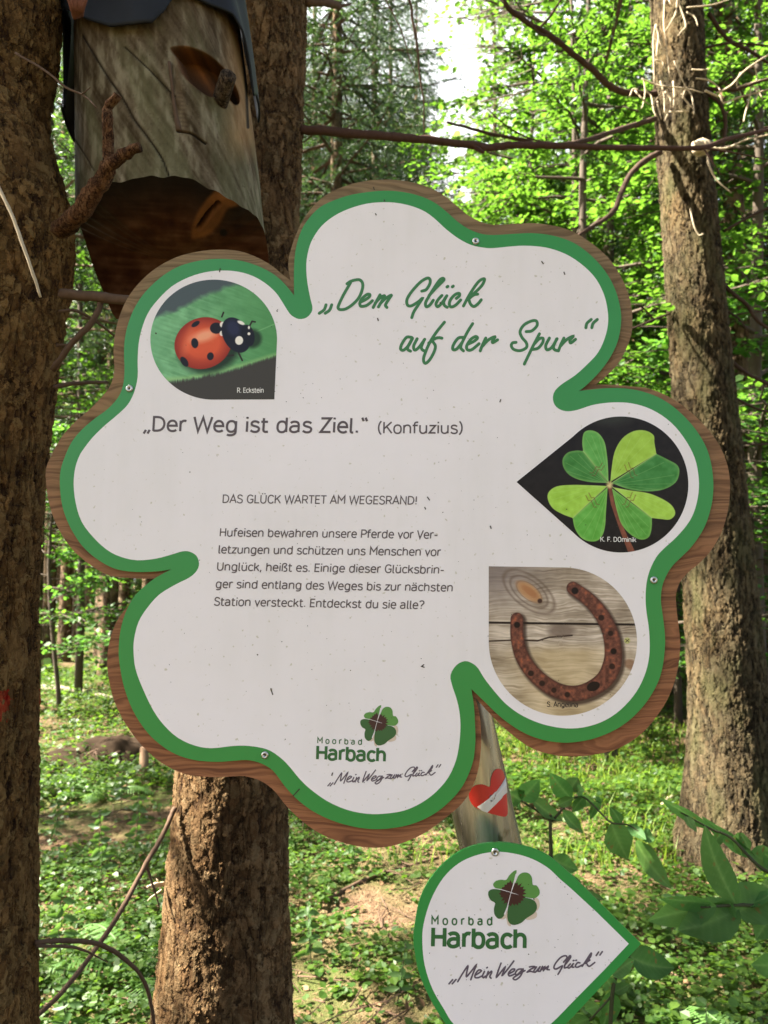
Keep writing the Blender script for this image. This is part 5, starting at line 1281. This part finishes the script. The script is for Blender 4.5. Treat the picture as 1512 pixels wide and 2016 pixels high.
# ---- spruces out in the stand: (pixel column, distance, prototype, label)
SPR_A = spruce_proto(202, 16, .16, 4.6, 2.5, M_NEEDLE, "spruce whose trunk shows just right of the grey-barked spruce", whorl=.45, per=5, twig_sp=.16, per_m=55, nl=.085, nw=.018)
SPR_A.location = Vector(gpt(1492, 9.0)); SPR_A.rotation_euler = (0, R(-7), 1)
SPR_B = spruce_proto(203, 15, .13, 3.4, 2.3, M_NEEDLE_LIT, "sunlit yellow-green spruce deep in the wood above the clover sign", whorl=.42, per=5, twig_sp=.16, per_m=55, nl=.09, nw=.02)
DARK = behind
for px, D, lab in ((742, 14.5, "dark dense spruce between the blue-green spruce and the sky gap"), (820, 19, "dense spruce right at the left rim of the sky gap"), (610, 15.5, "dense spruce showing between nest log and blue-green spruce"), (700, 20, "dense dark spruce deep behind the blue-green spruce"), (540, 17, "dense spruce hidden behind the nest log"), (215, 12.5, "dense spruce hanging into the left gap under the nest log"), (150, 17, "dense spruce behind the gap beside the nest log"), (680, 24, "dense spruce in the third row behind the top lobe"), (772, 17.5, "dense spruce in the second row left of the sky gap"), (625, 21, "dense spruce in the third row near the nest log"), (838, 26, "dense spruce far behind, left of the sky gap")):
    copy_thing(DARK, gpt(px, D), px * .37, .95 + (px % 7) * .03, lab, "spruces of the forest")
SPR_B.location = Vector(gpt(985, 17)); SPR_B.rotation_euler = (0, 0, 2)
GAP = "thin spruce trunks seen through the gap between the left spruce and the sign"
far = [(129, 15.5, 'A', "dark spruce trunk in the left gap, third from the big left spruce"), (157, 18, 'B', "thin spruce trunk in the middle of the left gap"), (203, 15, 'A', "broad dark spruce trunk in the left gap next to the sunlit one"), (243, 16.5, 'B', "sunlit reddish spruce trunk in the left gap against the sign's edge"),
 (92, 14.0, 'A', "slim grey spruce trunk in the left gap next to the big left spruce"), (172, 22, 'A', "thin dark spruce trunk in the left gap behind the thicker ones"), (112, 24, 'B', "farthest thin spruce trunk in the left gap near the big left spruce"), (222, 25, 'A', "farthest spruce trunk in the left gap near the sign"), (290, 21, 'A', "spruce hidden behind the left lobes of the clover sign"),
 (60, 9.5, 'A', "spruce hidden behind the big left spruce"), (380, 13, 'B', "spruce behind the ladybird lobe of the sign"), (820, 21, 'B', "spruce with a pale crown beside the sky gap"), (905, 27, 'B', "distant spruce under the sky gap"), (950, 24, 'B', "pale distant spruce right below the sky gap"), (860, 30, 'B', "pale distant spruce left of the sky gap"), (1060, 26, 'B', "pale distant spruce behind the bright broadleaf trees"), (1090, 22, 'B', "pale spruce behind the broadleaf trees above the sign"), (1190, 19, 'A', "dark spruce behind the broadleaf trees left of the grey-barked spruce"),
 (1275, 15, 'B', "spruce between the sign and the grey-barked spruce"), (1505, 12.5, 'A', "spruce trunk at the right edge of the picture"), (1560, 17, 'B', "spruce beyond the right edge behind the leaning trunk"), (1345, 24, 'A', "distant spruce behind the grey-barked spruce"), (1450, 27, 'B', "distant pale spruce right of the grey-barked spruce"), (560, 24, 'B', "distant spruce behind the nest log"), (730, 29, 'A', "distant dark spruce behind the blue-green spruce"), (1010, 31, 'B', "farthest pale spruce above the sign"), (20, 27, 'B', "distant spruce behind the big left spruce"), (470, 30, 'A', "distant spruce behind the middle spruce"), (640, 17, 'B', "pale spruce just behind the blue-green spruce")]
rs = np.random.RandomState(41)
for px, D, k, lab in far:
    copy_thing(SPR_A if k == 'A' else SPR_B, gpt(px, D), rs.uniform(0, 6.28), rs.uniform(.85, 1.15), lab, "spruces of the forest")
# unseen trees added outside the picture on the sun's side: their crowns shade the sign
for x, y, k, lab in ((-3.6, .2, 'A', "unseen spruce added beyond the left edge, level with the sign"), (-5.2, 2.6, 'A', "unseen spruce added beyond the left edge, a few steps behind the sign"), (-6.5, 5.6, 'A', "unseen spruce added beyond the left edge, far behind the sign"), (-3.9, -1.7, 'A', "unseen spruce added behind the photographer on the left"), (-8.5, 1.0, 'A', "unseen spruce added far out beyond the left edge")):
    copy_thing(SPR_A, (x, y, float(ground_z(x, y)) - .05), rs.uniform(0, 6.28), rs.uniform(.9, 1.1), lab, "spruces of the forest")

# ------------------------------------------------------------------ broadleaf trees
def beech_proto(seed, mat, label, **k):
    root = empty("broadleaf_tree", (0, 0, 0), label, "tree", "broadleaf trees among the spruces")
    g, V, F = beech(seed, **k); g.build("trunk", M_BARK_BEECH, root, True); part("crown", V, [F], mat, root); return root
BT = {'A': beech_proto(301, M_BEECH, "bright green broadleaf tree just left of the grey-barked spruce", h=8.5, r0=.055, z0=1.0, spread=2.1, limbs=38, twigs=17, leaves=18, ln=.068),
      'B': beech_proto(302, M_BEECH, "bright green broadleaf tree right of the grey-barked spruce", h=9.5, r0=.07, z0=1.6, spread=2.4, limbs=40, twigs=17, leaves=18, ln=.072),
      'C': beech_proto(303, M_BEECH2, "shaded low broadleaf sapling right of the sign", h=3.6, r0=.028, z0=.7, spread=1.25, limbs=22, twigs=12, leaves=14, ln=.07)}
first = {}
BPOS = [('A', 1185, 6.8, "bright green broadleaf tree just left of the grey-barked spruce"), ('B', 1500, 7.2, "bright green broadleaf tree right of the grey-barked spruce"), ('A', 1050, 9.5, "bright broadleaf tree above the right shoulder of the sign"), ('B', 1270, 9.8, "tall broadleaf tree behind the grey-barked spruce's left side"), ('A', 1420, 11.5, "broadleaf tree seen right behind the grey-barked spruce"), ('B', 1120, 13, "broadleaf tree farther back above the right lobes"), ('A', 1600, 10.0, "broadleaf tree reaching in from the right edge"), ('B', 1010, 15, "distant broadleaf tree by the sky gap"),
 ('C', 1262, 7.5, "shaded low broadleaf sapling right of the sign"), ('C', 1490, 8.4, "low sapling right of the grey-barked spruce"), ('C', 1300, 11, "low sapling farther back right of the sign"), ('A', 160, 10.5, "broadleaf tree in the left gap below the nest log"), ('C', 130, 9.2, "small leafy sapling low in the left gap"), ('B', 60, 14.5, "broadleaf tree glimpsed between left spruce and nest log"), ('A', 1120, 8.2, "leafy broadleaf tree between the sign's top right lobe and the grey-barked spruce"), ('B', 1240, 8.6, "leafy broadleaf tree touching the left side of the grey-barked spruce"), ('A', 1330, 9.0, "leafy broadleaf tree directly behind the grey-barked spruce"), ('B', 1460, 9.6, "leafy broadleaf tree just right of the grey-barked spruce"), ('A', 1010, 12.0, "broadleaf tree below and right of the sky gap"), ('B', 1180, 11.0, "broadleaf tree in the middle of the leafy group"), ('C', 1240, 9.5, "low sapling between sign and grey-barked spruce"), ('C', 1450, 7.0, "low leafy sapling by the right edge"), ('C', 1420, 12.5, "far sapling behind the grey-barked spruce")]
for k, px, D, lab in BPOS:
    if k not in first:
        first[k] = BT[k]; BT[k].location = Vector(gpt(px, D)); BT[k].rotation_euler = (0, 0, rs.uniform(0, 6.28))
    else: copy_thing(BT[k], gpt(px, D), rs.uniform(0, 6.28), rs.uniform(.85, 1.2), lab, "broadleaf trees among the spruces")

# unseen spruces added behind the photographer, cutting the skylight on the sign
for x, y, lab in ((.8, -5.6, "unseen spruce added straight behind the photographer"), (4.0, -4.6, "unseen spruce added behind the photographer on the right"), (6.0, -1.0, "unseen spruce added beyond the right edge, level with the photographer")):
    copy_thing(SPR_A, (x, y, float(ground_z(x, y)) - .05), rs.uniform(0, 6.28), 1.0, lab, "spruces of the forest")

# ------------------------------------------------------------------ far wood
rs = np.random.RandomState(91); g = Geo(); m = 62000
D = rs.uniform(32, 48, m); x = rs.uniform(-1, 1, m) * D * .75; z = rs.rand(m) ** 1.1 * 22
k = fbm(np.stack([x * .35, z * .4], 1), 92, 3) > .36 - .2 * (z < 5); x, D, z = x[k], D[k], z[k]
P = np.stack([x, D, z + ground_z(x, D)], 1); k = ~in_gap(P); P = P[k]
V, F = leaf_cards(rs, P, .8, np.full(len(P), .55), 1.1); g.add(V, None, F)
tag(g.build("far_wood", leaf_material("far_foliage", (.06, .11, .03), (.13, .19, .06), (.28, .40, .10), .4), None, False), "far foliage of the wood closing the view", "wood", kind='stuff')
# low undergrowth mass in the left gap and beyond
rs = np.random.RandomState(93); P = []
for c in range(70):
    y = rs.uniform(11, 30); x = rs.uniform(-.62, .62) * y; r = rs.uniform(.5, 1.3); h = rs.uniform(.5, 1.5); m = 240
    q = rs.normal(0, .45, (m, 3)) * np.array([r, r, 0]); q[:, 2] = abs(rs.normal(0, .45, m)) * h; P.append(q + np.array([x, y, float(ground_z(x, y))]))
P = np.concatenate(P); V, F = leaf_cards(rs, P, .55, np.full(len(P), .11), 1.0)
tag(part("undergrowth", V, [F], M_HERB), "bushy undergrowth between the far trunks", "undergrowth", kind='stuff')
# ------------------------------------------------------------------ leafy shrub in front, right
M_HERB_LEAF = leaf_material("herb_blades", (.035, .085, .020), (.07, .135, .034), (.16, .30, .05), .38, .42, .5)
def shrub_material():
    t = NT("shrub_leaves"); a = t.n('Attribute', attribute_name='paint').outputs['Color']
    n = t.noise(t.coord(), 70.0, 4.0); a = t.mix(t.math('MULTIPLY', n, .45), a, t.mix(.55, a, (.02, .05, .01, 1)))
    p = t.n('BsdfPrincipled', {'Base Color': a, 'Roughness': .55, 'Specular IOR Level': .2}); t.set(p, 'Normal', t.bump(n, .25, .004))
    tr = t.n('BsdfTranslucent', {'Color': t.mix(1.0, a, (2.4, 2.3, 1.5, 1), 'MULTIPLY')}); m = t.n('MixShader', {0: .5, 1: p.outputs[0], 2: tr.outputs[0]})
    t.t.links.new(m.outputs[0], t.out.inputs[0]); return t.m
M_SHRUB = shrub_material()
def big_leaf(g, base, tip, w, roll=0.0, droop=.06, n=9, m=3, rs=None):
    """one leaf with a folded, wavy, finely toothed blade from base to tip (world points), w wide; returns its point colours"""
    base = np.array(base, float); tip = np.array(tip, float); d = tip - base; L = np.linalg.norm(d); d /= L
    view = np.array([0, 0, CAM_H]) - (base + tip) / 2; view /= np.linalg.norm(view)
    s = np.cross(d, view); s /= np.linalg.norm(s); nn = np.cross(s, d)
    s2 = s * math.cos(roll) + nn * math.sin(roll); n2 = np.cross(s2, d)
    rs = rs or np.random.RandomState(1); ph = rs.uniform(0, 6, 3)
    t = np.linspace(0, 1, n); v = np.linspace(-1, 1, m); T, Vv = np.meshgrid(t, v, indexing='ij')
    prof = np.sin(np.pi * np.clip(t, 0, 1) ** .82) ** .85 * (1 - .10 * t); prof[-1] = .01; prof[0] = .04
    tooth = 1 + (.035 * (2 * ((t * 17) % 1) - 1) if n > 20 else 0 * t)
    side = np.where(abs(Vv) > .95, prof[:, None] * tooth[:, None], prof[:, None]) * Vv * w * .5
    bend = .5 * rs.uniform(-1, 1) * L * .10 * np.sin(t * np.pi)
    out = -droop * L * np.sin(T * np.pi) + prof[:, None] * w * (.17 * abs(Vv) ** 1.2 + .045 * np.sin(T * 15 + ph[0]) * Vv ** 2 + .03 * np.sin(T * 9 + ph[1]) * abs(Vv)) - .14 * L * T ** 2 * rs.uniform(.2, 1)
    P = base + d * (L * T)[..., None] + s2 * (side + bend[:, None])[..., None] + n2 * out[..., None]
    i = np.arange(n - 1)[:, None] * m; j = np.arange(m - 1)[None]
    g.add(P.reshape(-1, 3), None, np.stack([i + j, i + j + 1, i + m + j + 1, i + m + j], -1).reshape(-1, 4))
    col = np.array([.080, .178, .055]) * rs.uniform(.8, 1.2); col = col * (1 + .25 * rs.uniform(-1, 1) * np.array([1, .3, .6]))
    ridge = np.clip(1 - abs(((T * 8 - abs(Vv) * 1.5) % 1) - .5) * 7, 0, 1) * np.clip(1 - abs(Vv) * .8, 0, 1) * .55 + np.clip(1 - abs(Vv) * 5, 0, 1)
    C = col[None, None] * (1 + .10 * np.sin(T * 6 + ph[2]))[..., None] + ridge[..., None] * np.array([.055, .075, .035])
    spots = [(rs.uniform(.1, .9), rs.uniform(-.8, .8), rs.uniform(.02, .07)) for _ in range(3)]
    for a, b, r in spots: C = np.where((((T - a) ** 2 + ((Vv - b) * .25) ** 2) < r * r * .35)[..., None], np.array([.16, .12, .045]), C)
    return C.reshape(-1, 3)
def shrub_part(root, name, leaves, mat, seed=0):
    rs = np.random.RandomState(seed)
    for L in leaves:
        g = Geo(); b = at(L[0], L[1], L[5]); t = at(L[2], L[3], L[5] + (L[7] if len(L) > 7 else rs.uniform(-.05, .05)))
        C = big_leaf(g, b, t, L[4] * L[5] / F_PX, L[6], .05 + rs.uniform(0, .06), 52, 15, rs); g.build(name, mat, root, True, colors=C)
sb = gpt(1085, 2.3)
shrub = empty("shrub", sb, "tall leafy shrub shoot with toothed leaves growing right of the sign post", "shrub")
g = Geo(); px_branch(g, [(1088, 2100, 2.2), (1087, 1850, 2.15), (1085, 1700, 2.1), (1083, 1604, 2.1)], .0055, .0045, n=8, seed=201)
px_branch(g, [(1084, 1616, 2.1), (1060, 1598, 2.1), (1026, 1576, 2.1)], .0035, .002, seed=202); px_branch(g, [(1086, 1618, 2.1), (1110, 1590, 2.1), (1124, 1574, 2.1)], .0035, .002, seed=203)
px_branch(g, [(1124, 1572, 2.1), (1150, 1570, 2.08), (1180, 1598, 2.05), (1204, 1620, 2.0), (1236, 1624, 1.98), (1262, 1640, 1.96)], .0026, .0015, seed=204)
V, F = g.out(); V[:, 2] = np.maximum(V[:, 2], ground_z(V[:, 0], V[:, 1]) - .03); part("stem", V, F, M_STEM, shrub, True)
shrub_part(shrub, "leaf", [(1026,1576,1003,1560,46,2.1,.3),(1026,1574,1060,1538,42,2.1,-.2),(1024,1578,1012,1582,30,2.1,.2),(1046,1572,1110,1616,32,2.1,.5),(1100,1585,1128,1572,20,2.1,0),(1124,1572,1086,1528,38,2.1,.2),(1128,1576,1172,1580,34,2.1,-.6),(1120,1556,1138,1530,34,2.1,0),(1135,1560,1150,1556,22,2.1,.2),
 (1180,1572,1164,1616,24,2.08,.7),(1172,1576,1185,1572,14,2.08,0),(1204,1620,1238,1694,58,2.0,.15),(1236,1624,1272,1652,24,1.98,.4),(1262,1640,1290,1652,30,1.96,.5),(1252,1655,1326,1752,42,1.94,.35),(1108,1596,1150,1640,30,2.12,.6),(1150,1568,1128,1600,26,2.08,.5),(1222,1622,1200,1590,22,2.0,.3),(1086,1690,1140,1712,38,2.1,.4),(1086,1740,1196,1762,44,2.1,.6)], M_SHRUB, 1)
sb2 = gpt(1580, 1.75)
shrub2 = empty("shrub", sb2, "leafy shrub branches with long pointed leaves reaching in at the lower right edge", "shrub")
g = Geo(); px_branch(g, [(1620, 2500, 1.7), (1600, 2100, 1.68), (1570, 1900, 1.66), (1540, 1790, 1.64), (1500, 1784, 1.62), (1452, 1782, 1.6), (1380, 1786, 1.58)], .006, .002, n=8, seed=211)
px_branch(g, [(1575, 1900, 1.66), (1560, 1760, 1.68), (1490, 1702, 1.7), (1440, 1650, 1.72), (1400, 1632, 1.73), (1340, 1600, 1.74)], .004, .0015, seed=212); V, F = g.out(); V[:, 2] = np.maximum(V[:, 2], ground_z(V[:, 0], V[:, 1]) - .03); part("stem", V, F, M_STEM, shrub2, True)
shrub_part(shrub2, "leaf", [(1400,1632,1298,1574,26,1.74,.5),(1490,1692,1380,1610,34,1.72,.7),(1440,1650,1486,1676,40,1.72,.3),(1476,1680,1540,1700,50,1.72,.2),(1450,1782,1388,1636,56,1.6,.2),(1400,1780,1305,1778,40,1.58,.8),(1410,1784,1278,1818,58,1.58,.4),(1454,1790,1338,1830,80,1.6,-.1),(1440,1776,1400,1834,50,1.59,.2),(1448,1800,1530,1756,84,1.6,.1),(1456,1784,1530,1745,30,1.62,.7),(1500,1740,1560,1770,40,1.66,.3),(1505,1680,1540,1720,40,1.7,.1),(1475,1674,1455,1640,24,1.72,.4),(1420,1640,1398,1668,24,1.73,.5),(1350,1604,1372,1636,20,1.74,.6),(1530,1784,1490,1850,60,1.63,.2),(1560,1900,1480,1905,60,1.66,.5),(1548,1850,1590,1810,60,1.65,0)], M_SHRUB, 2)
sb3 = gpt(1215, 1.62)
shrub3 = empty("shrub", sb3, "low leafy shoot behind the pointed end of the drop sign", "shrub")
g = Geo(); px_branch(g, [(1190, 2500, 1.5), (1196, 2200, 1.5), (1205, 1960, 1.5), (1225, 1905, 1.5), (1240, 1880, 1.5)], .004, .002, n=7, seed=221); px_branch(g, [(1205, 1960, 1.5), (1160, 2010, 1.5)], .002, .0015, seed=222); V, F = g.out(); V[:, 2] = np.maximum(V[:, 2], ground_z(V[:, 0], V[:, 1]) - .03); part("stem", V, F, M_STEM, shrub3, True)
shrub_part(shrub3, "leaf", [(1238,1882,1330,1905,58,1.5,.3),(1206,1920,1246,1890,34,1.5,.2),(1204,1955,1240,1935,26,1.5,.5),(1205,1945,1190,1925,30,1.5,.1),(1208,1950,1185,2030,40,1.5,.2),(1160,2006,1120,2030,44,1.5,.3),(1180,1980,1150,1990,34,1.5,.4),(1120,2010,1075,2040,40,1.5,0)], M_SHRUB, 3)

# ------------------------------------------------------------------ ferns
M_FERN = leaf_material("fern_fronds", (.075, .17, .035), (.11, .21, .055), (.28, .46, .09), .4)
def frond_mesh(rs, az, L, lift, arch, pairs=20):
    q = np.linspace(0, 1, pairs + 3); d = np.array([math.cos(az), math.sin(az), 0])
    C = d * (L * q * (1 - .12 * q))[:, None]; C[:, 2] = L * (lift * q - arch * q ** 2.2)
    g = Geo(); add_tube(g, C, [.0035, .001], 4, cap=False); T = np.gradient(C, axis=0); T /= np.linalg.norm(T, axis=1)[:, None]
    s = np.array([-d[1], d[0], 0])
    for i in range(2, pairs + 2):
        u = q[i]; pl = L * .30 * np.sin(np.pi * (u * .86 + .10)) ** .8 * (1 - .3 * u)
        for sg in (-1, 1):
            dr = s * sg + T[i] * .42 + np.array([0, 0, -.12 + rs.uniform(-.1, .1)]); dr /= np.linalg.norm(dr); nrm = np.cross(dr, T[i]); k = 9
            t = np.linspace(0, 1, k); c = C[i] + dr * (pl * t)[:, None]; c[:, 2] -= pl * .18 * t ** 2
            wv = L / pairs * .50 * (1 - t * .9) * (1 - .45 * (np.arange(k) % 2)); side = T[i]
            V = np.vstack([c, c + side * wv[:, None], c - side * wv[:, None]]); e = np.arange(k - 1)
            g.add(V, None, np.vstack([np.stack([e, e + 1, e + 1 + k, e + k], 1), np.stack([e + 1, e, e + 2 * k, e + 1 + 2 * k], 1)]))
    return g
def fern(px, D, L, n, seed, label, az0=0.0, spread=6.28, lift=.75, arch=.55):
    rs = np.random.RandomState(seed); p = np.array(gpt(px, D)); p[2] += .03; root = empty("fern", p, label, "fern", "ferns on the forest floor")
    for i in range(n):
        g = frond_mesh(rs, az0 + spread * i / n + rs.uniform(-.2, .2), L * rs.uniform(.75, 1.15), lift * rs.uniform(.8, 1.2), arch); V, F = g.out(); part("frond", V + p, F, M_FERN, root)
fern(300, 3.35, .42, 5, 1, "fern beside the middle spruce, left of its trunk")
fern(1500, 2.55, .42, 6, 2, "fern at the lower right edge below the shrub leaves")
fern(1560, 2.1, .5, 6, 3, "pale green fern cut off by the lower right corner")
fern(1420, 5.4, .45, 6, 4, "small fern at the foot of the grey-barked spruce")
fern(205, 6.0, .45, 5, 5, "small fern in the shade between the two left trunks")

# ------------------------------------------------------------------ single herbs with upright stems
def herb(px, D, h, pairs, ll, seed, label):
    rs = np.random.RandomState(seed); p = np.array(gpt(px, D)); p[2] += .04; root = empty("woodland_herb", p, label, "herb", "upright herbs on the forest floor")
    top = p + (rs.uniform(-.06, .06), rs.uniform(-.05, .05), h); g = Geo(); add_tube(g, catmull([p, (p + top) / 2 + rs.normal(0, .01, 3), top], 4), [.003, .0015], 5); g.build("stem", M_STEM, root, True); g = Geo()
    for i in range(pairs):
        f = .25 + .75 * (i + .5) / pairs; c = p + (top - p) * f; a0 = i * 1.57 + rs.uniform(-.3, .3)
        for a in (a0, a0 + 3.14):
            e = c + np.array([math.cos(a), math.sin(a), rs.uniform(-.35, .25)]) * ll * (1.15 - .5 * f) * rs.uniform(.8, 1.2); big_leaf(g, c, e, ll * .40, rs.uniform(-.6, .6), n=7, m=5, rs=rs)
    tag(g.build("leaves", M_HERB_LEAF, root, True), kind="stuff")
HERBS = [(150, 3.4, .35, 5, .09, "herb next to the foot of the left spruce"), (215, 4.2, .42, 6, .10, "tall herb in the left gap halfway to the mound"), (275, 4.6, .40, 6, .09, "tall herb close to the middle spruce's left side"), (120, 4.9, .3, 5, .08, "small herb near the left spruce farther back"), (250, 5.6, .32, 5, .08, "herb in front of the dark soil mound"), (170, 2.9, .28, 5, .08, "herb low in the left corner behind the dead stick"),
 (620, 3.4, .25, 5, .08, "herb right of the middle spruce"), (700, 4.3, .28, 5, .08, "herb below the lowest lobe of the clover sign"), (780, 3.1, .22, 4, .07, "herb left of the drop sign"), (1100, 3.9, .26, 5, .08, "herb behind the pointed drop sign"), (1170, 3.3, .2, 4, .07, "herb between drop sign and grey-barked spruce"), (1310, 3.6, .24, 4, .08, "herb under the hanging shrub leaves"), (1380, 2.7, .2, 4, .07, "herb near the lower right ferns"), (840, 5.2, .28, 5, .08, "herb in the clearing left of the post"), (1130, 6.2, .3, 5, .08, "herb in the sunny clearing right of the post")]
for i, (px, D, h, n_, ll, lab) in enumerate(HERBS): herb(px, D, h, n_ + 3, ll * .8, 300 + i, lab)

# ------------------------------------------------------------------ soil mound, stump, fallen wood
def lump(name, px, D, rx, ry, h, seed, mat, label, cat):
    p = np.array(gpt(px, D)); root = empty(name, p, label, cat); a = np.linspace(0, 2 * np.pi, 90, endpoint=False); t = np.linspace(0, 1, 40); A, T = np.meshgrid(a, t)
    n = fbm(np.stack([np.cos(A).ravel() * T.ravel() * 3 + seed, np.sin(A).ravel() * T.ravel() * 3], 1), seed, 5).reshape(A.shape)
    V = np.stack([p[0] + np.cos(A) * T * rx * (.8 + .4 * n), p[1] + np.sin(A) * T * ry * (.8 + .4 * n), p[2] - .04 + h * (1 - T ** 1.6) * (.45 + 1.1 * n) + 0 * A], -1).reshape(-1, 3)
    i = np.arange(39)[:, None] * 90; j = np.arange(90)[None]; k = (j + 1) % 90
    part("soil" if "mound" in name else "wood", V, [np.stack([i + j, i + k, i + 90 + k, i + 90 + j], -1).reshape(-1, 4)], mat, root, True); return root
M_SOIL = plain("dark_soil", (.030, .019, .011), .95, .1, .5, 18, bump=1.0)
mound = lump("soil_mound", 255, 7.1, 0.9, .55, .32, 12, M_SOIL, "dark mound of soil and roots in the left gap beside the sign", "mound")
g = Geo(); rs = np.random.RandomState(6)
for i in range(7):
    a = rs.uniform(0, 6.28); c = np.array(gpt(262, 7.1)) + (rs.uniform(-.3, .3), -.1, .14); g = Geo(); add_tube(g, catmull([c, c + (math.cos(a) * .2, -abs(math.sin(a)) * .2, .06), c + (math.cos(a) * .42, -abs(math.sin(a)) * .35, -.12)], 4), [.014, .005], 6, rough=.15); g.build("root", M_TWIG, mound, True)
st = np.array(gpt(291, 6.35)); stump = empty("tree_stump", st, "thin pale stake-like stump beside the dark soil mound", "stump")
g = Geo(); add_tube(g, [st + (0, 0, -.05), st + (0, 0, .05), st + (.005, 0, .30)], [.055, .036, .034], 12, rough=.08); g.build("stump_wood", plain("stump_bark", (.22, .14, .085), .9, .2, .3, 40, bump=.8), stump, True)
def log_(name, a, b, r, label, mat=M_TWIG):
    A, B = np.array(gpt(*a)), np.array(gpt(*b)); A[2] += r + .05; B[2] += r * .6 + .05; root = empty(name, A, label, "fallen branch")
    g = Geo(); add_tube(g, catmull([A, A * .6 + B * .4 + (0, 0, .03), B], 6), [r, r * .5], 8, rough=.12); g.build("wood", mat, root, True)
log_("fallen_branch", (90, 11.2), (240, 10.2), .05, "grey fallen branch lying across the left gap", plain("grey_dead_wood", (.20, .165, .125), .9, .2, .3, 30, bump=.6))
log_("fallen_branch", (1280, 5.3), (1340, 6.0), .018, "bent pale fallen branch left of the grey-barked spruce", M_TWIG_PALE)
log_("fallen_branch", (1225, 8.2), (1290, 7.6), .03, "dark fallen branch far behind the horseshoe lobe")
log_("fallen_branch", (640, 4.0), (860, 4.6), .012, "thin fallen branch on the ground left of the post")
log_("fallen_branch", (880, 2.9), (1010, 3.3), .010, "thin fallen stick behind the drop sign", M_TWIG_PALE)
sp_ = np.array(gpt(1252, 8.0)); bs = empty("tree_stump", sp_, "dark burnt-looking stump in the clearing behind the horseshoe lobe", "stump")
g = Geo(); add_tube(g, [sp_ + (0, 0, -.05), sp_ + (0, 0, .12), sp_ + (.03, 0, .34)], [.17, .11, .09], 14, rough=.15); g.build("stump_wood", plain("dark_stump", (.035, .025, .018), .95, .1, .5, 30, bump=1.0), bs, True)

# ------------------------------------------------------------------ gaps in the crowns: where the sun gets through, and where the sky shows
SUN_SPOTS = [((155, 1385), 10.0, 1.0), ((250, 1300), 16.0, 1.6), ((1120, 1590), 5.2, .8), ((1240, 1570), 5.9, .8), ((1010, 1560), 6.0, .8), ((1320, 1600), 5.4, .5), ((1300, 1480), 8.5, .9), ((660, 1860), 3.2, .30), ((130, 1720), 4.0, .40), ((170, 1930), 3.0, .25), ((650, 1690), 4.4, .35), ((120, 1560), 6.0, .45), ((1100, 1460), 10, .8), ((1000, 1500), 7.5, .8), ((1180, 1640), 4.6, .4), ((210, 1420), 9.0, .8), ((140, 1480), 7.5, .5), ((180, 1340), 13, 1.3), ((640, 1760), 3.8, .35), ((760, 1740), 4.0, .3), ((1330, 1560), 6.0, .5), ((200, 1800), 3.5, .25), ((820, 1650), 4.8, .45), ((1290, 1830), 3.3, .2), ((1400, 1960), 2.8, .15)]
lines = []
for (x, y), D, r in SUN_SPOTS:
    p = at(x, y, D); p[2] = float(ground_z(p[0], D)); lines.append((p, r))
for p, r in ((at(440, 1720, 1.98), .20), (at(420, 1880, 1.98), .16), (at(1340, 420, 4.5), .20), (at(1300, 210, 4.3), .16), (at(1330, 60, 4.3), .16), (at(1450, 150, 4.4), .30), (at(1420, 1480, 4.4), .30), (at(1400, 1180, 4.4), .12), (at(1130, 250, 6.8), 1.3), (at(1230, 520, 7), 1.0), (at(1060, 100, 8), 1.5), (at(1450, 350, 7.4), 1.3), (at(1020, 380, 16), 1.8), (at(160, 800, 10.5), .9), (at(720, 60, 10.5), .7), (at(800, 150, 12), .7), (at(640, 380, 10.5), .5), (at(190, 620, 12), .6)): lines.append((p, r))
LN = [(np.array(p), r) for p, r in lines]
def carve(o, mw):
    me = o.data; n = len(me.vertices); V = np.zeros(n * 3, np.float32); me.vertices.foreach_get("co", V); V = V.reshape(-1, 3).astype(float) @ np.array(mw.to_3x3()).T + np.array(mw.translation)
    nf = len(me.polygons); k = len(me.loops) // nf; F = np.zeros(nf * k, np.int32); me.loops.foreach_get("vertex_index", F); F = F.reshape(nf, k)
    c = V[F].mean(1); gi = F[:, 0]; bad = np.zeros(nf, bool)
    rnd = np.random.RandomState(3).uniform(.6, 1.1, nf)
    leafy = o.name.startswith('crown.') or o.name == 'crown'
    if k == 4 and leafy: rnd = np.random.RandomState(3).uniform(.6, 1.1, n)[(F.min(1) // 6)]
    for p, r in LN:
        w = c - p; t = w @ TO_SUN; d = np.linalg.norm(w - t[:, None] * TO_SUN, axis=1); bad |= (t > r * 1.5 + .3) & (d < r * rnd)
    bad |= in_gap(c)
    if not bad.any(): return
    if k == 4 and leafy:
        lf = F.min(1) // 6; b = np.zeros(lf.max() + 1, bool); b[lf[bad]] = True; bad = b[lf]
    F = F[~bad]; u, inv = np.unique(F.ravel(), return_inverse=True)
    if len(u) == 0: return
    inv4 = np.array(mw.inverted()); Vl = V[u] @ inv4[:3, :3].T + inv4[:3, 3]
    m2 = mesh_data(me.name, Vl, [inv.reshape(-1, k)]); m2.materials.append(me.materials[0]); o.data = m2
bpy.context.view_layer.update()
for o in list(SC.objects):
    if o.type == 'MESH' and o.name.split('.')[0] in ('crown', 'crown_limb'): carve(o, o.matrix_world)
